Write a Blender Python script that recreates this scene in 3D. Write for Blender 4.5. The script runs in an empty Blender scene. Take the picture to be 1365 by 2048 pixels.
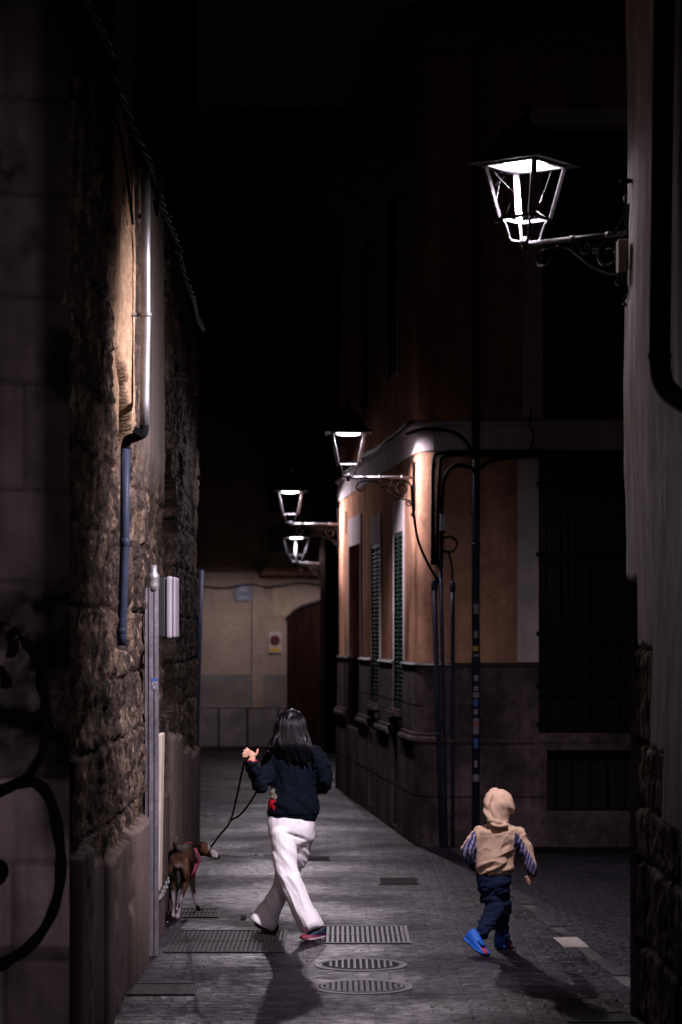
import bpy, math, random
import numpy as np
from mathutils import Vector, Matrix, Quaternion
random.seed(7)
SC = bpy.context.scene
COL = SC.collection
F = 85/36*2048.0           # focal length in photo pixels
CH = 2.1                   # camera height
def P(u, v, y):            # photo pixel at distance y
    return Vector(((u-682.5)*y/F, y, CH+(1270-v)*y/F))
def G(u, v):               # photo pixel on the ground
    y = CH*F/(v-1270.0)
    return Vector(((u-682.5)*y/F, y, 0))

# ------------------------------------------------------------------ world, camera
w = bpy.data.worlds.new("World"); SC.world = w; w.use_nodes = True
bg = w.node_tree.nodes['Background']
bg.inputs[0].default_value = (0.45, 0.42, 0.9, 1); bg.inputs[1].default_value = 0.0012
cam = bpy.data.cameras.new("camera"); co = bpy.data.objects.new("camera", cam); COL.objects.link(co)
co.location = (0, 0, CH); co.rotation_euler = (math.radians(90), 0, 0)
cam.lens = 85; cam.sensor_width = 36; cam.sensor_height = 36; cam.sensor_fit = 'AUTO'
cam.shift_y = 246/2048.0
cam.clip_end = 400; cam.clip_start = 0.1
cam.dof.use_dof = True; cam.dof.focus_distance = 16.4; cam.dof.aperture_fstop = 2.6
SC.camera = co
SC.view_settings.view_transform = 'Standard'
SC.view_settings.look = 'None'
SC.view_settings.exposure = 0.35
SC.view_settings.gamma = 1
SC.render.engine = 'CYCLES'
SC.cycles.max_bounces = 6
SC.cycles.sample_clamp_indirect = 4
SC.cycles.use_denoising = True

# ------------------------------------------------------------------ materials
def mat(name, base=(.5,.5,.5), rough=.7, metal=0, spec=.4, noise=None, bump=None, attr=False, emit=None, coat=0, sheen=0, streak=None, rvar=None, alpha=False):
    m = bpy.data.materials.new(name); m.use_nodes = True
    nt = m.node_tree; N = nt.nodes; L = nt.links
    b = N['Principled BSDF']
    b.inputs['Roughness'].default_value = rough; b.inputs['Metallic'].default_value = metal
    b.inputs['Specular IOR Level'].default_value = spec
    b.inputs['Coat Weight'].default_value = coat
    b.inputs['Sheen Weight'].default_value = sheen
    tc = N.new('ShaderNodeTexCoord')
    col = None
    if attr:
        a = N.new('ShaderNodeAttribute'); a.attribute_name = 'Col'; col = a.outputs['Color']
    else:
        rgb = N.new('ShaderNodeRGB'); rgb.outputs[0].default_value = (*base, 1); col = rgb.outputs[0]
    def noise_node(sc, det=5, stretch=None, dist=0.0):
        n = N.new('ShaderNodeTexNoise'); n.inputs['Scale'].default_value = sc; n.inputs['Detail'].default_value = det
        n.inputs['Distortion'].default_value = dist; n.inputs['Roughness'].default_value = .6
        mp = N.new('ShaderNodeMapping'); mp.inputs['Scale'].default_value = stretch or (1,1,1)
        L.new(tc.outputs['Object'], mp.inputs[0]); L.new(mp.outputs[0], n.inputs['Vector']); return n.outputs['Fac']
    def vary(col, fac, lo, hi):
        mr = N.new('ShaderNodeMapRange'); mr.inputs[1].default_value = .3; mr.inputs[2].default_value = .7
        mr.inputs[3].default_value = lo; mr.inputs[4].default_value = hi
        L.new(fac, mr.inputs[0])
        mx = N.new('ShaderNodeVectorMath'); mx.operation = 'SCALE'
        L.new(col, mx.inputs[0]); L.new(mr.outputs[0], mx.inputs['Scale']); return mx.outputs[0]
    if noise:
        for (sc, lo, hi) in noise: col = vary(col, noise_node(sc), lo, hi)
    if streak:
        sc, lo, hi = streak; col = vary(col, noise_node(sc, 4, (1,1,.12)), lo, hi)
    if alpha:
        mxc = N.new('ShaderNodeMix'); mxc.data_type = 'RGBA'; L.new(a.outputs['Alpha'], mxc.inputs['Factor']); L.new(a.outputs['Color'], mxc.inputs['A']); L.new(col, mxc.inputs['B']); col = mxc.outputs['Result']
    L.new(col, b.inputs['Base Color'])
    if bump:
        prev = None
        for (sc, st, dist) in bump:
            bp = N.new('ShaderNodeBump'); bp.inputs['Strength'].default_value = st; bp.inputs['Distance'].default_value = dist
            L.new(noise_node(sc, 8), bp.inputs['Height'])
            if alpha:
                ml = N.new('ShaderNodeMath'); ml.operation='MULTIPLY'; ml.inputs[1].default_value = st; L.new(a.outputs['Alpha'], ml.inputs[0]); L.new(ml.outputs[0], bp.inputs['Strength'])
            if prev: L.new(prev, bp.inputs['Normal'])
            prev = bp.outputs[0]
        L.new(prev, b.inputs['Normal'])
    if rvar:
        sc, lo, hi = rvar
        mr = N.new('ShaderNodeMapRange'); mr.inputs[1].default_value=.3; mr.inputs[2].default_value=.7
        mr.inputs[3].default_value = lo; mr.inputs[4].default_value = hi
        L.new(noise_node(sc), mr.inputs[0]); L.new(mr.outputs[0], b.inputs['Roughness'])
    if emit:
        b.inputs['Emission Color'].default_value = (*emit[:3], 1); b.inputs['Emission Strength'].default_value = emit[3]
    return m

M = dict(
 stone   = mat('old_stone', rough=.85, attr=True, alpha=True, noise=[(9,.4,1.4),(38,.35,1.5)], bump=[(14,.9,.03),(45,.9,.014),(140,.6,.006)], spec=.05),
 plaster = mat('grey_plaster', rough=.8, attr=True, noise=[(3,.75,1.25)], streak=(9,.7,1.25), bump=[(12,.4,.008),(160,.35,.002)], spec=.04),
 orange  = mat('orange_plaster', (.52,.275,.185), .9, noise=[(5,.78,1.1),(1.4,.62,1.15),(14,.8,1.15)], streak=(3,.68,1.2), bump=[(60,.3,.003)], spec=.0),
 white   = mat('pale_trim_paint', (.60,.52,.54), .9, spec=.0, noise=[(2.5,.75,1.1)], streak=(6,.8,1.1), bump=[(50,.3,.004)]),
 plinth  = mat('plinth_stone', (.075,.054,.057), .9, spec=.05, noise=[(1.7,.45,1.5),(12,.6,1.3)], streak=(4,.6,1.4), bump=[(25,.6,.012)]),
 beige   = mat('beige_plaster', (.36,.27,.215), .85, spec=0, noise=[(.8,.7,1.15),(8,.85,1.1)], bump=[(30,.3,.006)]),
 dado    = mat('grey_dado', (.19,.165,.15), .8, spec=0, noise=[(1.6,.7,1.3)], bump=[(30,.3,.006)]),
 darkwall= mat('dark_render', (.03,.024,.026), .8, noise=[(2,.6,1.3)]),
 wood    = mat('brown_wood', (.024,.009,.006), .7, spec=.05, streak=(14,.5,1.4), bump=[(20,.4,.01)]),
 green   = mat('green_shutter_paint', (.004,.019,.0165), .8, spec=.03, noise=[(8,.7,1.2)]),
 iron    = mat('black_iron', (.012,.012,.015), .42, metal=.3, spec=.5, noise=[(30,.6,1.5)], bump=[(90,.4,.002)]),
 ironlt  = mat('grey_painted_iron', (.085,.08,.09), .5, metal=.2, spec=.5, noise=[(30,.7,1.2)], bump=[(90,.4,.002)]),
 zinc    = mat('galvanised_zinc', (.34,.33,.35), .46, metal=.7, noise=[(9,.65,1.15)], streak=(14,.7,1.1), bump=[(40,.2,.003)]),
 bluepipe= mat('blue_grey_pipe', (.016,.021,.04), .55, spec=.12, noise=[(9,.6,1.3)]),
 steel   = mat('galvanised_channel', (.20,.18,.215), .5, metal=.5, streak=(20,.5,1.3), noise=[(20,.7,1.2)], bump=[(40,.3,.003)]),
 cable   = mat('black_cable', (.004,.004,.005), .8, spec=.04),
 greybox = mat('grey_plastic', (.25,.22,.27), .5, noise=[(5,.8,1.1)]),
 cream   = mat('cream_plastic', (.34,.31,.25), .5, noise=[(9,.7,1.1)]),
 blackp  = mat('black_plastic', (.01,.01,.012), .5),
 cast    = mat('cast_iron_cover', (.010,.009,.011), .6, spec=.15, noise=[(20,.6,1.4)], bump=[(60,.5,.004)]),
 castlt  = mat('worn_steel_grate', (.020,.017,.020), .5, spec=.2, noise=[(14,.6,1.3)], bump=[(60,.5,.004)]),
 void    = mat('dark_opening_fill', (.004,.004,.004), .9),
 cloth   = mat('knit_cloth', rough=.9, attr=True, spec=.12, sheen=.0, bump=[(150,.35,.003),(18,.25,.012)]),
 skin    = mat('skin', (.50,.27,.19), .55, spec=.4, noise=[(30,.9,1.08)]),
 hair    = mat('black_hair', (.003,.0025,.004), .36, spec=.17, bump=[(40,.2,.004)]),
 shoe    = mat('shoe_fabric', rough=.6, attr=True, bump=[(90,.3,.003)]),
 fur     = mat('short_fur', rough=.75, attr=True, spec=.08, noise=[(22,.65,1.3)], bump=[(120,.4,.004)]),
 pink    = mat('pink_webbing', (.22,.03,.065), .7),
 chrome  = mat('chrome', (.8,.75,.78), .22, metal=1),
 eye     = mat('dark_eye', (.01,.008,.006), .1, spec=.8),
 paint   = mat('black_spray_paint', (.006,.005,.006), .9, spec=.02, noise=[(12,.6,1.6)]),
 signwht = mat('sign_white', (.50,.42,.38), .5), signred = mat('sign_red', (.20,.012,.02), .5),
 signblu = mat('sign_dark_blue', (.02,.012,.03), .5), signyel = mat('sign_yellow', (.55,.36,.02), .5),
 plaque  = mat('bluish_plaque', (.15,.16,.20), .5, noise=[(18,.6,1.3)]),
 plaqlt  = mat('bluish_emblem', (.26,.27,.32), .5),
 stickw  = mat('paper_white', (.20,.185,.22), .6, noise=[(60,.5,1.2)]), stickb = mat('paper_blue', (.03,.07,.25), .6),
 sticky  = mat('paper_yellow', (.35,.27,.03), .6), stickr = mat('paper_red', (.35,.04,.04), .6),
 lid     = mat('dark_cast_lid', (.006,.0055,.007), .75, spec=.04, noise=[(20,.6,1.4)]),
 grate2  = mat('worn_steel_bars', (.042,.036,.042), .5, spec=.25, noise=[(14,.6,1.3)]),
 cable2  = mat('glossy_black_cable', (.005,.005,.006), .7, spec=.06),
 web     = mat('cobweb', (.12,.11,.12), .5),
 tile    = mat('terracotta_eaves', (.16,.07,.05), .8, noise=[(9,.6,1.3)]),
 glass   = mat('dark_window_glass', (.01,.01,.012), .12, spec=.6),
)

# ------------------------------------------------------------------ mesh helpers
class MB:
    def __init__(s): s.v = []; s.f = []
    def add(s, vs, fs):
        o = len(s.v); s.v += [tuple(x) for x in vs]; s.f += [tuple(i+o for i in f) for f in fs]
    def box(s, a, b, mtx=None):
        x0,y0,z0 = a; x1,y1,z1 = b
        vs = [Vector(c) for c in ((x0,y0,z0),(x1,y0,z0),(x1,y1,z0),(x0,y1,z0),(x0,y0,z1),(x1,y0,z1),(x1,y1,z1),(x0,y1,z1))]
        if mtx: vs = [mtx @ q for q in vs]
        s.add(vs, [(0,3,2,1),(4,5,6,7),(0,1,5,4),(1,2,6,5),(2,3,7,6),(3,0,4,7)])
    def hexa(s, q0, q1):          # two quads (4 points each)
        s.add(list(q0)+list(q1), [(3,2,1,0),(4,5,6,7),(0,1,5,4),(1,2,6,5),(2,3,7,6),(3,0,4,7)])
    def bar(s, a, b, wd, th, up=(0,0,1)):
        a = Vector(a); b = Vector(b); t = (b-a).normalized(); up = Vector(up)
        x = t.cross(up)
        if x.length < 1e-4: x = t.cross(Vector((1,0,0)))
        x.normalize(); y = x.cross(t).normalized()
        q = [x*wd/2+y*th/2, -x*wd/2+y*th/2, -x*wd/2-y*th/2, x*wd/2-y*th/2]
        s.hexa([a+i for i in q], [b+i for i in q])
    def tube(s, pts, r, n=8, cap=True):
        pts = [Vector(p) for p in pts]; m = len(pts)
        rs = r if isinstance(r, (list, tuple)) else [r]*m
        t0 = (pts[1]-pts[0]).normalized()
        x = t0.orthogonal().normalized(); vs = []
        for i, p in enumerate(pts):
            t = (pts[min(i+1,m-1)]-pts[max(i-1,0)])
            t = t.normalized() if t.length > 1e-9 else t0
            x = (x - t*x.dot(t)).normalized(); y = t.cross(x)
            for k in range(n):
                a = 2*math.pi*k/n; vs.append(p + (x*math.cos(a)+y*math.sin(a))*rs[i])
        fs = [(i*n+k, i*n+(k+1)%n, (i+1)*n+(k+1)%n, (i+1)*n+k) for i in range(m-1) for k in range(n)]
        if cap: fs += [tuple(range(n-1,-1,-1)), tuple((m-1)*n+k for k in range(n))]
        s.add(vs, fs)
    def lathe(s, prof, c=(0,0,0), n=24, sx=1, sy=1, cap=True):     # prof (r,z)
        c = Vector(c); vs = []
        for r, z in prof:
            for k in range(n):
                a = 2*math.pi*k/n; vs.append(c+Vector((r*sx*math.cos(a), r*sy*math.sin(a), z)))
        m = len(prof)
        fs = [(i*n+k, i*n+(k+1)%n, (i+1)*n+(k+1)%n, (i+1)*n+k) for i in range(m-1) for k in range(n)]
        if cap: fs += [tuple(range(n-1,-1,-1)), tuple((m-1)*n+k for k in range(n))]
        s.add(vs, fs)
    def prism(s, poly, ex):       # planar polygon extruded by vector
        ex = Vector(ex); n = len(poly); p = [Vector(q) for q in poly]
        s.add(p+[q+ex for q in p], [tuple(range(n-1,-1,-1)), tuple(range(n,2*n))]+[(i,(i+1)%n,n+(i+1)%n,n+i) for i in range(n)])
    def loft(s, pts, rad, n=18, ref=(0,1,0), sub=5):
        pts, rad = catmull([Vector(p) for p in pts], rad, sub)
        m = len(pts); ref = Vector(ref); rings = []
        for i, p in enumerate(pts):
            t = (pts[min(i+1,m-1)]-pts[max(i-1,0)]).normalized()
            b = ref - t*ref.dot(t)
            if b.length < .05: b = Vector((0,0,1)) - t*t.z
            b.normalize(); a = t.cross(b).normalized()
            rings.append((p, t, a, b, rad[i]))
        out = []
        def ring(p, a, b, r, k): out.append([p+a*r[0]*k*math.cos(2*math.pi*j/n)+b*r[1]*k*math.sin(2*math.pi*j/n) for j in range(n)])
        p,t,a,b,r = rings[0]; rr = min(r)
        for ang in (75, 50, 25): ring(p - t*rr*.7*math.sin(math.radians(ang)), a, b, r, math.cos(math.radians(ang)))
        for p,t,a,b,r in rings: ring(p,a,b,r,1)
        p,t,a,b,r = rings[-1]; rr = min(r)
        for ang in (25,50,75): ring(p + t*rr*.7*math.sin(math.radians(ang)), a, b, r, math.cos(math.radians(ang)))
        m = len(out)
        fs = [(i*n+k, i*n+(k+1)%n, (i+1)*n+(k+1)%n, (i+1)*n+k) for i in range(m-1) for k in range(n)]
        fs += [tuple(range(n-1,-1,-1)), tuple((m-1)*n+k for k in range(n))]
        s.add([q for r_ in out for q in r_], fs)
    def mesh(s, name, smooth=False):
        me = bpy.data.meshes.new(name); me.from_pydata([tuple(q) for q in s.v], [], s.f); me.update()
        if smooth: me.polygons.foreach_set('use_smooth', [True]*len(me.polygons))
        return me
    def build(s, name, m, parent=None, smooth=False, bevel=0, loc=None):
        me = s.mesh(name, smooth); me.materials.append(m)
        o = bpy.data.objects.new(name, me); COL.objects.link(o)
        if parent: o.parent = parent
        if loc: o.location = loc
        if bevel:
            md = o.modifiers.new('bevel','BEVEL'); md.width = bevel; md.segments = 2; md.limit_method = 'ANGLE'
        return o
def catmull(pts, rad, sub):
    rad = [r if isinstance(r,(tuple,list)) else (r,r) for r in rad]
    if len(pts) == 2 or sub <= 1: return pts, rad
    P_ = [pts[0]]+pts+[pts[-1]]; R_ = [rad[0]]+list(rad)+[rad[-1]]
    op, orr = [], []
    def cr(a,b,c,d,t): return .5*((2*b)+(c-a)*t+(2*a-5*b+4*c-d)*t*t+(3*b-a-3*c+d)*t**3)
    for i in range(1, len(P_)-2):
        for k in range(sub):
            t = k/sub
            op.append(cr(P_[i-1],P_[i],P_[i+1],P_[i+2],t))
            orr.append(tuple(max(1e-3, cr(R_[i-1][j],R_[i][j],R_[i+1][j],R_[i+2][j],t)) for j in (0,1)))
    op.append(pts[-1]); orr.append(rad[-1])
    return op, orr
def smoothline(pts, sub=8): return catmull([Vector(p) for p in pts], [1]*len(pts), sub)[0]
def tag(o, label=None, cat=None, group=None, kind=None):
    if label: o['label'] = label
    if cat: o['category'] = cat
    if group: o['group'] = group
    if kind: o['kind'] = kind
    return o
def empty(name, loc=(0,0,0), rz=0, **k):
    o = bpy.data.objects.new(name, None); COL.objects.link(o); o.location = loc; o.rotation_euler = (0,0,rz)
    o.empty_display_size = .2
    return tag(o, **k)
def reparent(root):           # children were written in world space
    bpy.context.view_layer.update()
    inv = root.matrix_world.inverted()
    for c in [x for x in bpy.data.objects if x.parent == root]: c.matrix_parent_inverse = inv

# value noise in numpy
def vnoise(x, y, z, seed=0):
    xi = np.floor(x).astype(np.int64); yi = np.floor(y).astype(np.int64); zi = np.floor(z).astype(np.int64)
    xf = x-xi; yf = y-yi; zf = z-zi
    s = lambda t: t*t*(3-2*t)
    xf, yf, zf = s(xf), s(yf), s(zf)
    def h(a,b,c):
        n = (a*374761393 + b*668265263 + c*2147483647 + seed*974634777) & 0xffffffff
        n = ((n ^ (n >> 13))*1274126177) & 0xffffffff
        n = (n ^ (n >> 16)) & 0xffffffff
        return n/4294967295.0
    r = 0
    for dx in (0,1):
        for dy in (0,1):
            for dz in (0,1):
                r = r + h(xi+dx,yi+dy,zi+dz)*(xf if dx else 1-xf)*(yf if dy else 1-yf)*(zf if dz else 1-zf)
    return r*2-1
def fbm(x, y, z, oct=4, seed=0):
    r = 0; a = .5
    for i in range(oct): r = r + a*vnoise(x*2**i, y*2**i, z*2**i, seed+i*17); a *= .5
    return r
def setcol(me, arr):
    a = me.color_attributes.new('Col', 'FLOAT_COLOR', 'POINT')
    c = np.ones((len(me.vertices), 4)); c[:, :arr.shape[1]] = arr
    a.data.foreach_set('color', c.ravel().astype(np.float32))
def verts(me):
    a = np.empty(len(me.vertices)*3); me.vertices.foreach_get('co', a); return a.reshape(-1,3)
def grid_obj(name, m, parent, us, zs, fn, pos, smooth=True):
    """fn(U,Z)->disp,colour ; pos(U,Z,D)->xyz"""
    U, Z = np.meshgrid(us, zs); d, c = fn(U, Z)
    xyz = pos(U, Z, d).reshape(-1,3)
    nu, nz = len(us), len(zs)
    i = np.arange((nz-1)*nu).reshape(nz-1, nu)[:, :-1].ravel()
    f = np.stack([i, i+1, i+1+nu, i+nu], 1)
    me = bpy.data.meshes.new(name)
    me.vertices.add(len(xyz)); me.vertices.foreach_set('co', xyz.ravel())
    me.loops.add(f.size); me.loops.foreach_set('vertex_index', f.ravel())
    me.polygons.add(len(f)); me.polygons.foreach_set('loop_start', np.arange(0,f.size,4)); me.polygons.foreach_set('loop_total', np.full(len(f),4))
    me.update(); me.validate()
    if smooth: me.polygons.foreach_set('use_smooth', [True]*len(me.polygons))
    setcol(me, c.reshape(-1,c.shape[-1])); me.materials.append(m)
    o = bpy.data.objects.new(name, me); COL.objects.link(o)
    if parent: o.parent = parent
    return o
def organic(name, m, parent, lofts, voxel=.008, smooth=4, disp=None, colour=None, raw=None):
    """lofts: list of dicts -> one continuous remeshed surface"""
    mb = MB()
    for l in lofts: mb.loft(l[0], l[1], **(l[2] if len(l) > 2 else {}))
    if raw: raw(mb)
    me = mb.mesh(name); o = bpy.data.objects.new(name, me); COL.objects.link(o)
    r = o.modifiers.new('r','REMESH'); r.mode = 'VOXEL'; r.voxel_size = voxel; r.use_smooth_shade = True
    s = o.modifiers.new('s','SMOOTH'); s.iterations = smooth; s.factor = .5
    dg = bpy.context.evaluated_depsgraph_get(); me2 = bpy.data.meshes.new_from_object(o.evaluated_get(dg))
    o.modifiers.clear(); o.data = me2; me2.name = name
    v = verts(me2); nr = np.empty(len(v)*3); me2.vertices.foreach_get('normal', nr); nr = nr.reshape(-1,3)
    if colour is not None:
        setcol(me2, colour(v, nr))
    if disp is not None:
        v2 = v + nr*disp(v, nr)[:,None]; me2.vertices.foreach_set('co', v2.ravel()); me2.update()
    me2.polygons.foreach_set('use_smooth', [True]*len(me2.polygons))
    me2.materials.clear(); me2.materials.append(m)
    if parent: o.parent = parent
    return o
def px(v):            # world verts -> photo pixels
    return 682.5+v[:,0]*F/v[:,1], 1270-(v[:,2]-CH)*F/v[:,1]
def inpoly(u, v, poly):
    r = np.zeros(len(u), bool); n = len(poly); j = n-1
    for i in range(n):
        xi, yi = poly[i]; xj, yj = poly[j]
        c = ((yi > v) != (yj > v)) & (u < (xj-xi)*(v-yi)/(yj-yi+1e-12)+xi); r ^= c; j = i
    return r

# ------------------------------------------------------------------ ground
def paving_mat(name, bw, bh, base, base2, mortar, bump, rough=(.28,.6), rot=0, noise=12, spec=.13):
    m = bpy.data.materials.new(name); m.use_nodes = True; nt = m.node_tree; N = nt.nodes; L = nt.links
    b = N['Principled BSDF']; tc = N.new('ShaderNodeTexCoord')
    mp = N.new('ShaderNodeMapping'); mp.inputs['Rotation'].default_value = (0,0,rot); L.new(tc.outputs['Object'], mp.inputs[0])
    dn = N.new('ShaderNodeTexNoise'); dn.inputs['Scale'].default_value = 5; dn.inputs['Detail'].default_value = 3; L.new(mp.outputs[0], dn.inputs['Vector'])
    add = N.new('ShaderNodeVectorMath'); add.operation = 'MULTIPLY_ADD'; add.inputs[1].default_value = (.035,.035,0)
    L.new(dn.outputs['Color'], add.inputs[0]); L.new(mp.outputs[0], add.inputs[2])
    br = N.new('ShaderNodeTexBrick'); L.new(add.outputs[0], br.inputs['Vector'])
    br.inputs['Scale'].default_value = 1; br.inputs['Brick Width'].default_value = bw; br.inputs['Row Height'].default_value = bh
    br.inputs['Mortar Size'].default_value = mortar; br.inputs['Mortar Smooth'].default_value = .35
    br.inputs['Color1'].default_value = (*base,1); br.inputs['Color2'].default_value = (*base2,1); br.inputs['Mortar'].default_value = (.006,.006,.007,1)
    n1 = N.new('ShaderNodeTexNoise'); n1.inputs['Scale'].default_value = noise; n1.inputs['Detail'].default_value = 7; L.new(tc.outputs['Object'], n1.inputs['Vector'])
    n2 = N.new('ShaderNodeTexNoise'); n2.inputs['Scale'].default_value = .9; n2.inputs['Detail'].default_value = 4; L.new(tc.outputs['Object'], n2.inputs['Vector'])
    def mr(src, a, b_, lo, hi):
        q = N.new('ShaderNodeMapRange'); q.inputs[1].default_value=a; q.inputs[2].default_value=b_; q.inputs[3].default_value=lo; q.inputs[4].default_value=hi; L.new(src, q.inputs[0]); return q.outputs[0]
    mul = N.new('ShaderNodeMath'); mul.operation = 'MULTIPLY'; L.new(mr(n1.outputs['Fac'],.3,.7,.25,1.9), mul.inputs[0]); L.new(mr(n2.outputs['Fac'],.35,.65,.5,1.5), mul.inputs[1])
    sc = N.new('ShaderNodeVectorMath'); sc.operation = 'SCALE'; L.new(br.outputs['Color'], sc.inputs[0]); L.new(mul.outputs[0], sc.inputs['Scale'])
    L.new(sc.outputs[0], b.inputs['Base Color'])
    # roughness: worn polished stones, patchy
    rr = N.new('ShaderNodeMath'); rr.operation='MULTIPLY_ADD'; rr.inputs[1].default_value = .25
    L.new(mr(n1.outputs['Fac'],.3,.7,0,1), rr.inputs[0]); L.new(mr(n2.outputs['Fac'],.35,.65,rough[0],rough[1]), rr.inputs[2]); L.new(rr.outputs[0], b.inputs['Roughness'])
    b.inputs['Specular IOR Level'].default_value = spec; b.inputs['Specular Tint'].default_value = (.66,.55,.82,1)
    # bump: joints + per stone tilt + grain
    inv = N.new('ShaderNodeMath'); inv.operation='SUBTRACT'; inv.inputs[0].default_value = 1; L.new(br.outputs['Fac'], inv.inputs[1])
    bk = N.new('ShaderNodeTexBrick'); L.new(add.outputs[0], bk.inputs['Vector'])
    for nm_ in ('Scale','Brick Width','Row Height','Mortar Size','Mortar Smooth'): bk.inputs[nm_].default_value = br.inputs[nm_].default_value
    bk.inputs['Color1'].default_value = (0,0,0,1); bk.inputs['Color2'].default_value = (1,1,1,1); bk.inputs['Mortar'].default_value = (.5,.5,.5,1)
    wn = N.new('ShaderNodeTexWhiteNoise'); wn.noise_dimensions = '1D'; L.new(bk.outputs['Color'], wn.inputs['W'])
    tl = N.new('ShaderNodeVectorMath'); tl.operation = 'MULTIPLY_ADD'; tl.inputs[1].default_value = (.10,.15,0); tl.inputs[2].default_value = (-.05,-.075,1); L.new(wn.outputs['Color'], tl.inputs[0])
    tn = N.new('ShaderNodeVectorMath'); tn.operation = 'NORMALIZE'; L.new(tl.outputs[0], tn.inputs[0])
    b1 = N.new('ShaderNodeBump'); b1.inputs['Strength'].default_value = 1; L.new(tn.outputs[0], b1.inputs['Normal']); b1.inputs['Distance'].default_value = bump; L.new(inv.outputs[0], b1.inputs['Height'])
    n3 = N.new('ShaderNodeTexNoise'); n3.inputs['Scale'].default_value = 9; n3.inputs['Detail'].default_value = 9; n3.inputs['Roughness'].default_value=.62; L.new(tc.outputs['Object'], n3.inputs['Vector'])
    b2 = N.new('ShaderNodeBump'); b2.inputs['Strength'].default_value = .7; b2.inputs['Distance'].default_value = bump*3.2; L.new(n3.outputs['Fac'], b2.inputs['Height']); L.new(b1.outputs[0], b2.inputs['Normal'])
    n4 = N.new('ShaderNodeTexNoise'); n4.inputs['Scale'].default_value = 60; n4.inputs['Detail'].default_value = 4; L.new(tc.outputs['Object'], n4.inputs['Vector'])
    b3 = N.new('ShaderNodeBump'); b3.inputs['Strength'].default_value = .5; b3.inputs['Distance'].default_value = .003; L.new(n4.outputs['Fac'], b3.inputs['Height']); L.new(b2.outputs[0], b3.inputs['Normal'])
    L.new(b3.outputs[0], b.inputs['Normal'])
    return m
M['ground'] = mat('dark_ground', (.03,.028,.03), .6, noise=[(4,.6,1.3)], bump=[(10,.5,.02)])
M['pave'] = paving_mat('brick_paving', .215, .11, (.0092,.0068,.0108), (.0026,.0022,.0038), .014, .008, rough=(.22,.55))
M['cobble'] = paving_mat('rough_cobbles', .15, .12, (.020,.017,.024), (.008,.0075,.011), .022, .022, rough=(.4,.7), rot=.05, noise=9, spec=.16)
g = MB(); g.add([(-150,-60,-.008),(150,-60,-.008),(150,300,-.008),(-150,300,-.008)], [(0,1,2,3)])
tag(g.build('ground', M['ground']), kind='structure')
def edgeX(y): return 1.04+(24.2-y)*.068
g = MB(); g.add([(edgeX(7)+.1,7,-.004),(14,7,-.004),(14,24.6,-.004),(edgeX(24.6)+.1,24.6,-.004)], [(0,1,2,3)])
tag(g.build('cobbled_street', M['cobble']), kind='structure')
g = MB()
ys = [2,7,24.6,46]; 
g.add([(-5,2,0),(1.8,2,0),(edgeX(7),7,0),(edgeX(24.6),24.6,0),(1.04,46,0),(-9,46,0),(-9,24,0),(-5,24,0)], [(0,1,2,3,4,5,6,7)])
tag(g.build('alley_paving', M['pave']), kind='structure')
# row of edging stones along the cobbles
M['edge'] = mat('edging_stone', (.017,.0135,.018), .6, spec=.15, noise=[(6,.6,1.4)], bump=[(30,.5,.006)])
g = MB(); y = 9.0
rnd = random.Random(3)
while y < 24:
    l = rnd.uniform(.22,.5); x = edgeX(y+l/2); h = rnd.uniform(.001,.006)
    if not (15.9 < y+l/2 < 16.6) and rnd.random() < .8:
        wj = rnd.uniform(-.02,.02); c = [(-.055+wj,0),(.06-wj,.01),(.055+wj,l-.03),(-.06,l-.025)]
        vs0 = [(edgeX(y+b)+a+.06, y+b, -.02) for a,b in c]; vs1 = [(edgeX(y+b)+a*.94+.06, y+b*.98+.004, h) for a,b in c]
        g.hexa(vs0, vs1)
    y += l
tag(g.build('edging_stones', M['edge'], bevel=.004), kind='structure')
# ------------------------------------------------------------------ drain covers
def cover_frame(name, u0,v0,u1,v1, material, label, bars, rows, group=None, slotdir='y', hgt=.009):
    a = G((u0+u1)/2, v1); b = G((u0+u1)/2, v0); ym = (a.y+b.y)/2; xc = ((u0+u1)/2-682.5)*ym/F
    W = (u1-u0)*ym/F; D = b.y-a.y
    root = empty(name, (xc, ym, 0), label=label, cat='drain cover', group=group)
    fr = MB(); t = .025
    fr.box((-W/2,-D/2,-.004),(W/2,-D/2+t,hgt)); fr.box((-W/2,D/2-t,.001),(W/2,D/2,hgt))
    fr.box((-W/2,-D/2+t,.001),(-W/2+t,D/2-t,hgt)); fr.box((W/2-t,-D/2+t,.001),(W/2,D/2-t,hgt))
    fr.build('frame', material, root, bevel=.002)
    vo = MB(); vo.box((-W/2+t,-D/2+t,.0012),(W/2-t,D/2-t,.002)); vo.build('shaft_dark_sheet', M['void'], root)  # flat dark sheet, stands for the unlit depth below the bars
    br = MB(); n = bars; iw = W-2*t; idd = (D-2*t)/rows
    for r in range(rows):
        y0 = -D/2+t+r*idd
        if r: br.box((-W/2+t, y0-.012, .0022),(W/2-t, y0+.012, hgt-.001))
        for k in range(n):
            x = -W/2+t+iw*(k+.5)/n
            br.box((x-iw/n*.27, y0+.02, .0022),(x+iw/n*.27, y0+idd-.02, hgt-.002))
    br.build('grid_bars', material, root, bevel=.0015)
    return root
cover_frame('drain_grate', 340,1862,572,1906, M['cast'], 'wide dark two-row iron drain grate under the walking woman, beside the left wall', 24, 2)
cover_frame('drain_grate', 634,1853,818,1888, M['grate2'], 'pale worn steel drain grate in two rows just right of the woman\'s pink shoe', 17, 2)
cover_frame('drain_grate', 352,1818,442,1836, M['cast'], 'small dark drain grate under the dog', 10, 2)
cover_frame('drain_grate', 256,1968,394,1991, M['cast'], 'narrow dark drain grate at the foot of the left wall, nearest one', 20, 1)
cover_frame('drain_grate', 1130,2026,1262,2046, M['cast'], 'dark slotted grate at the bottom right by the plastered wall', 18, 1)
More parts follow.
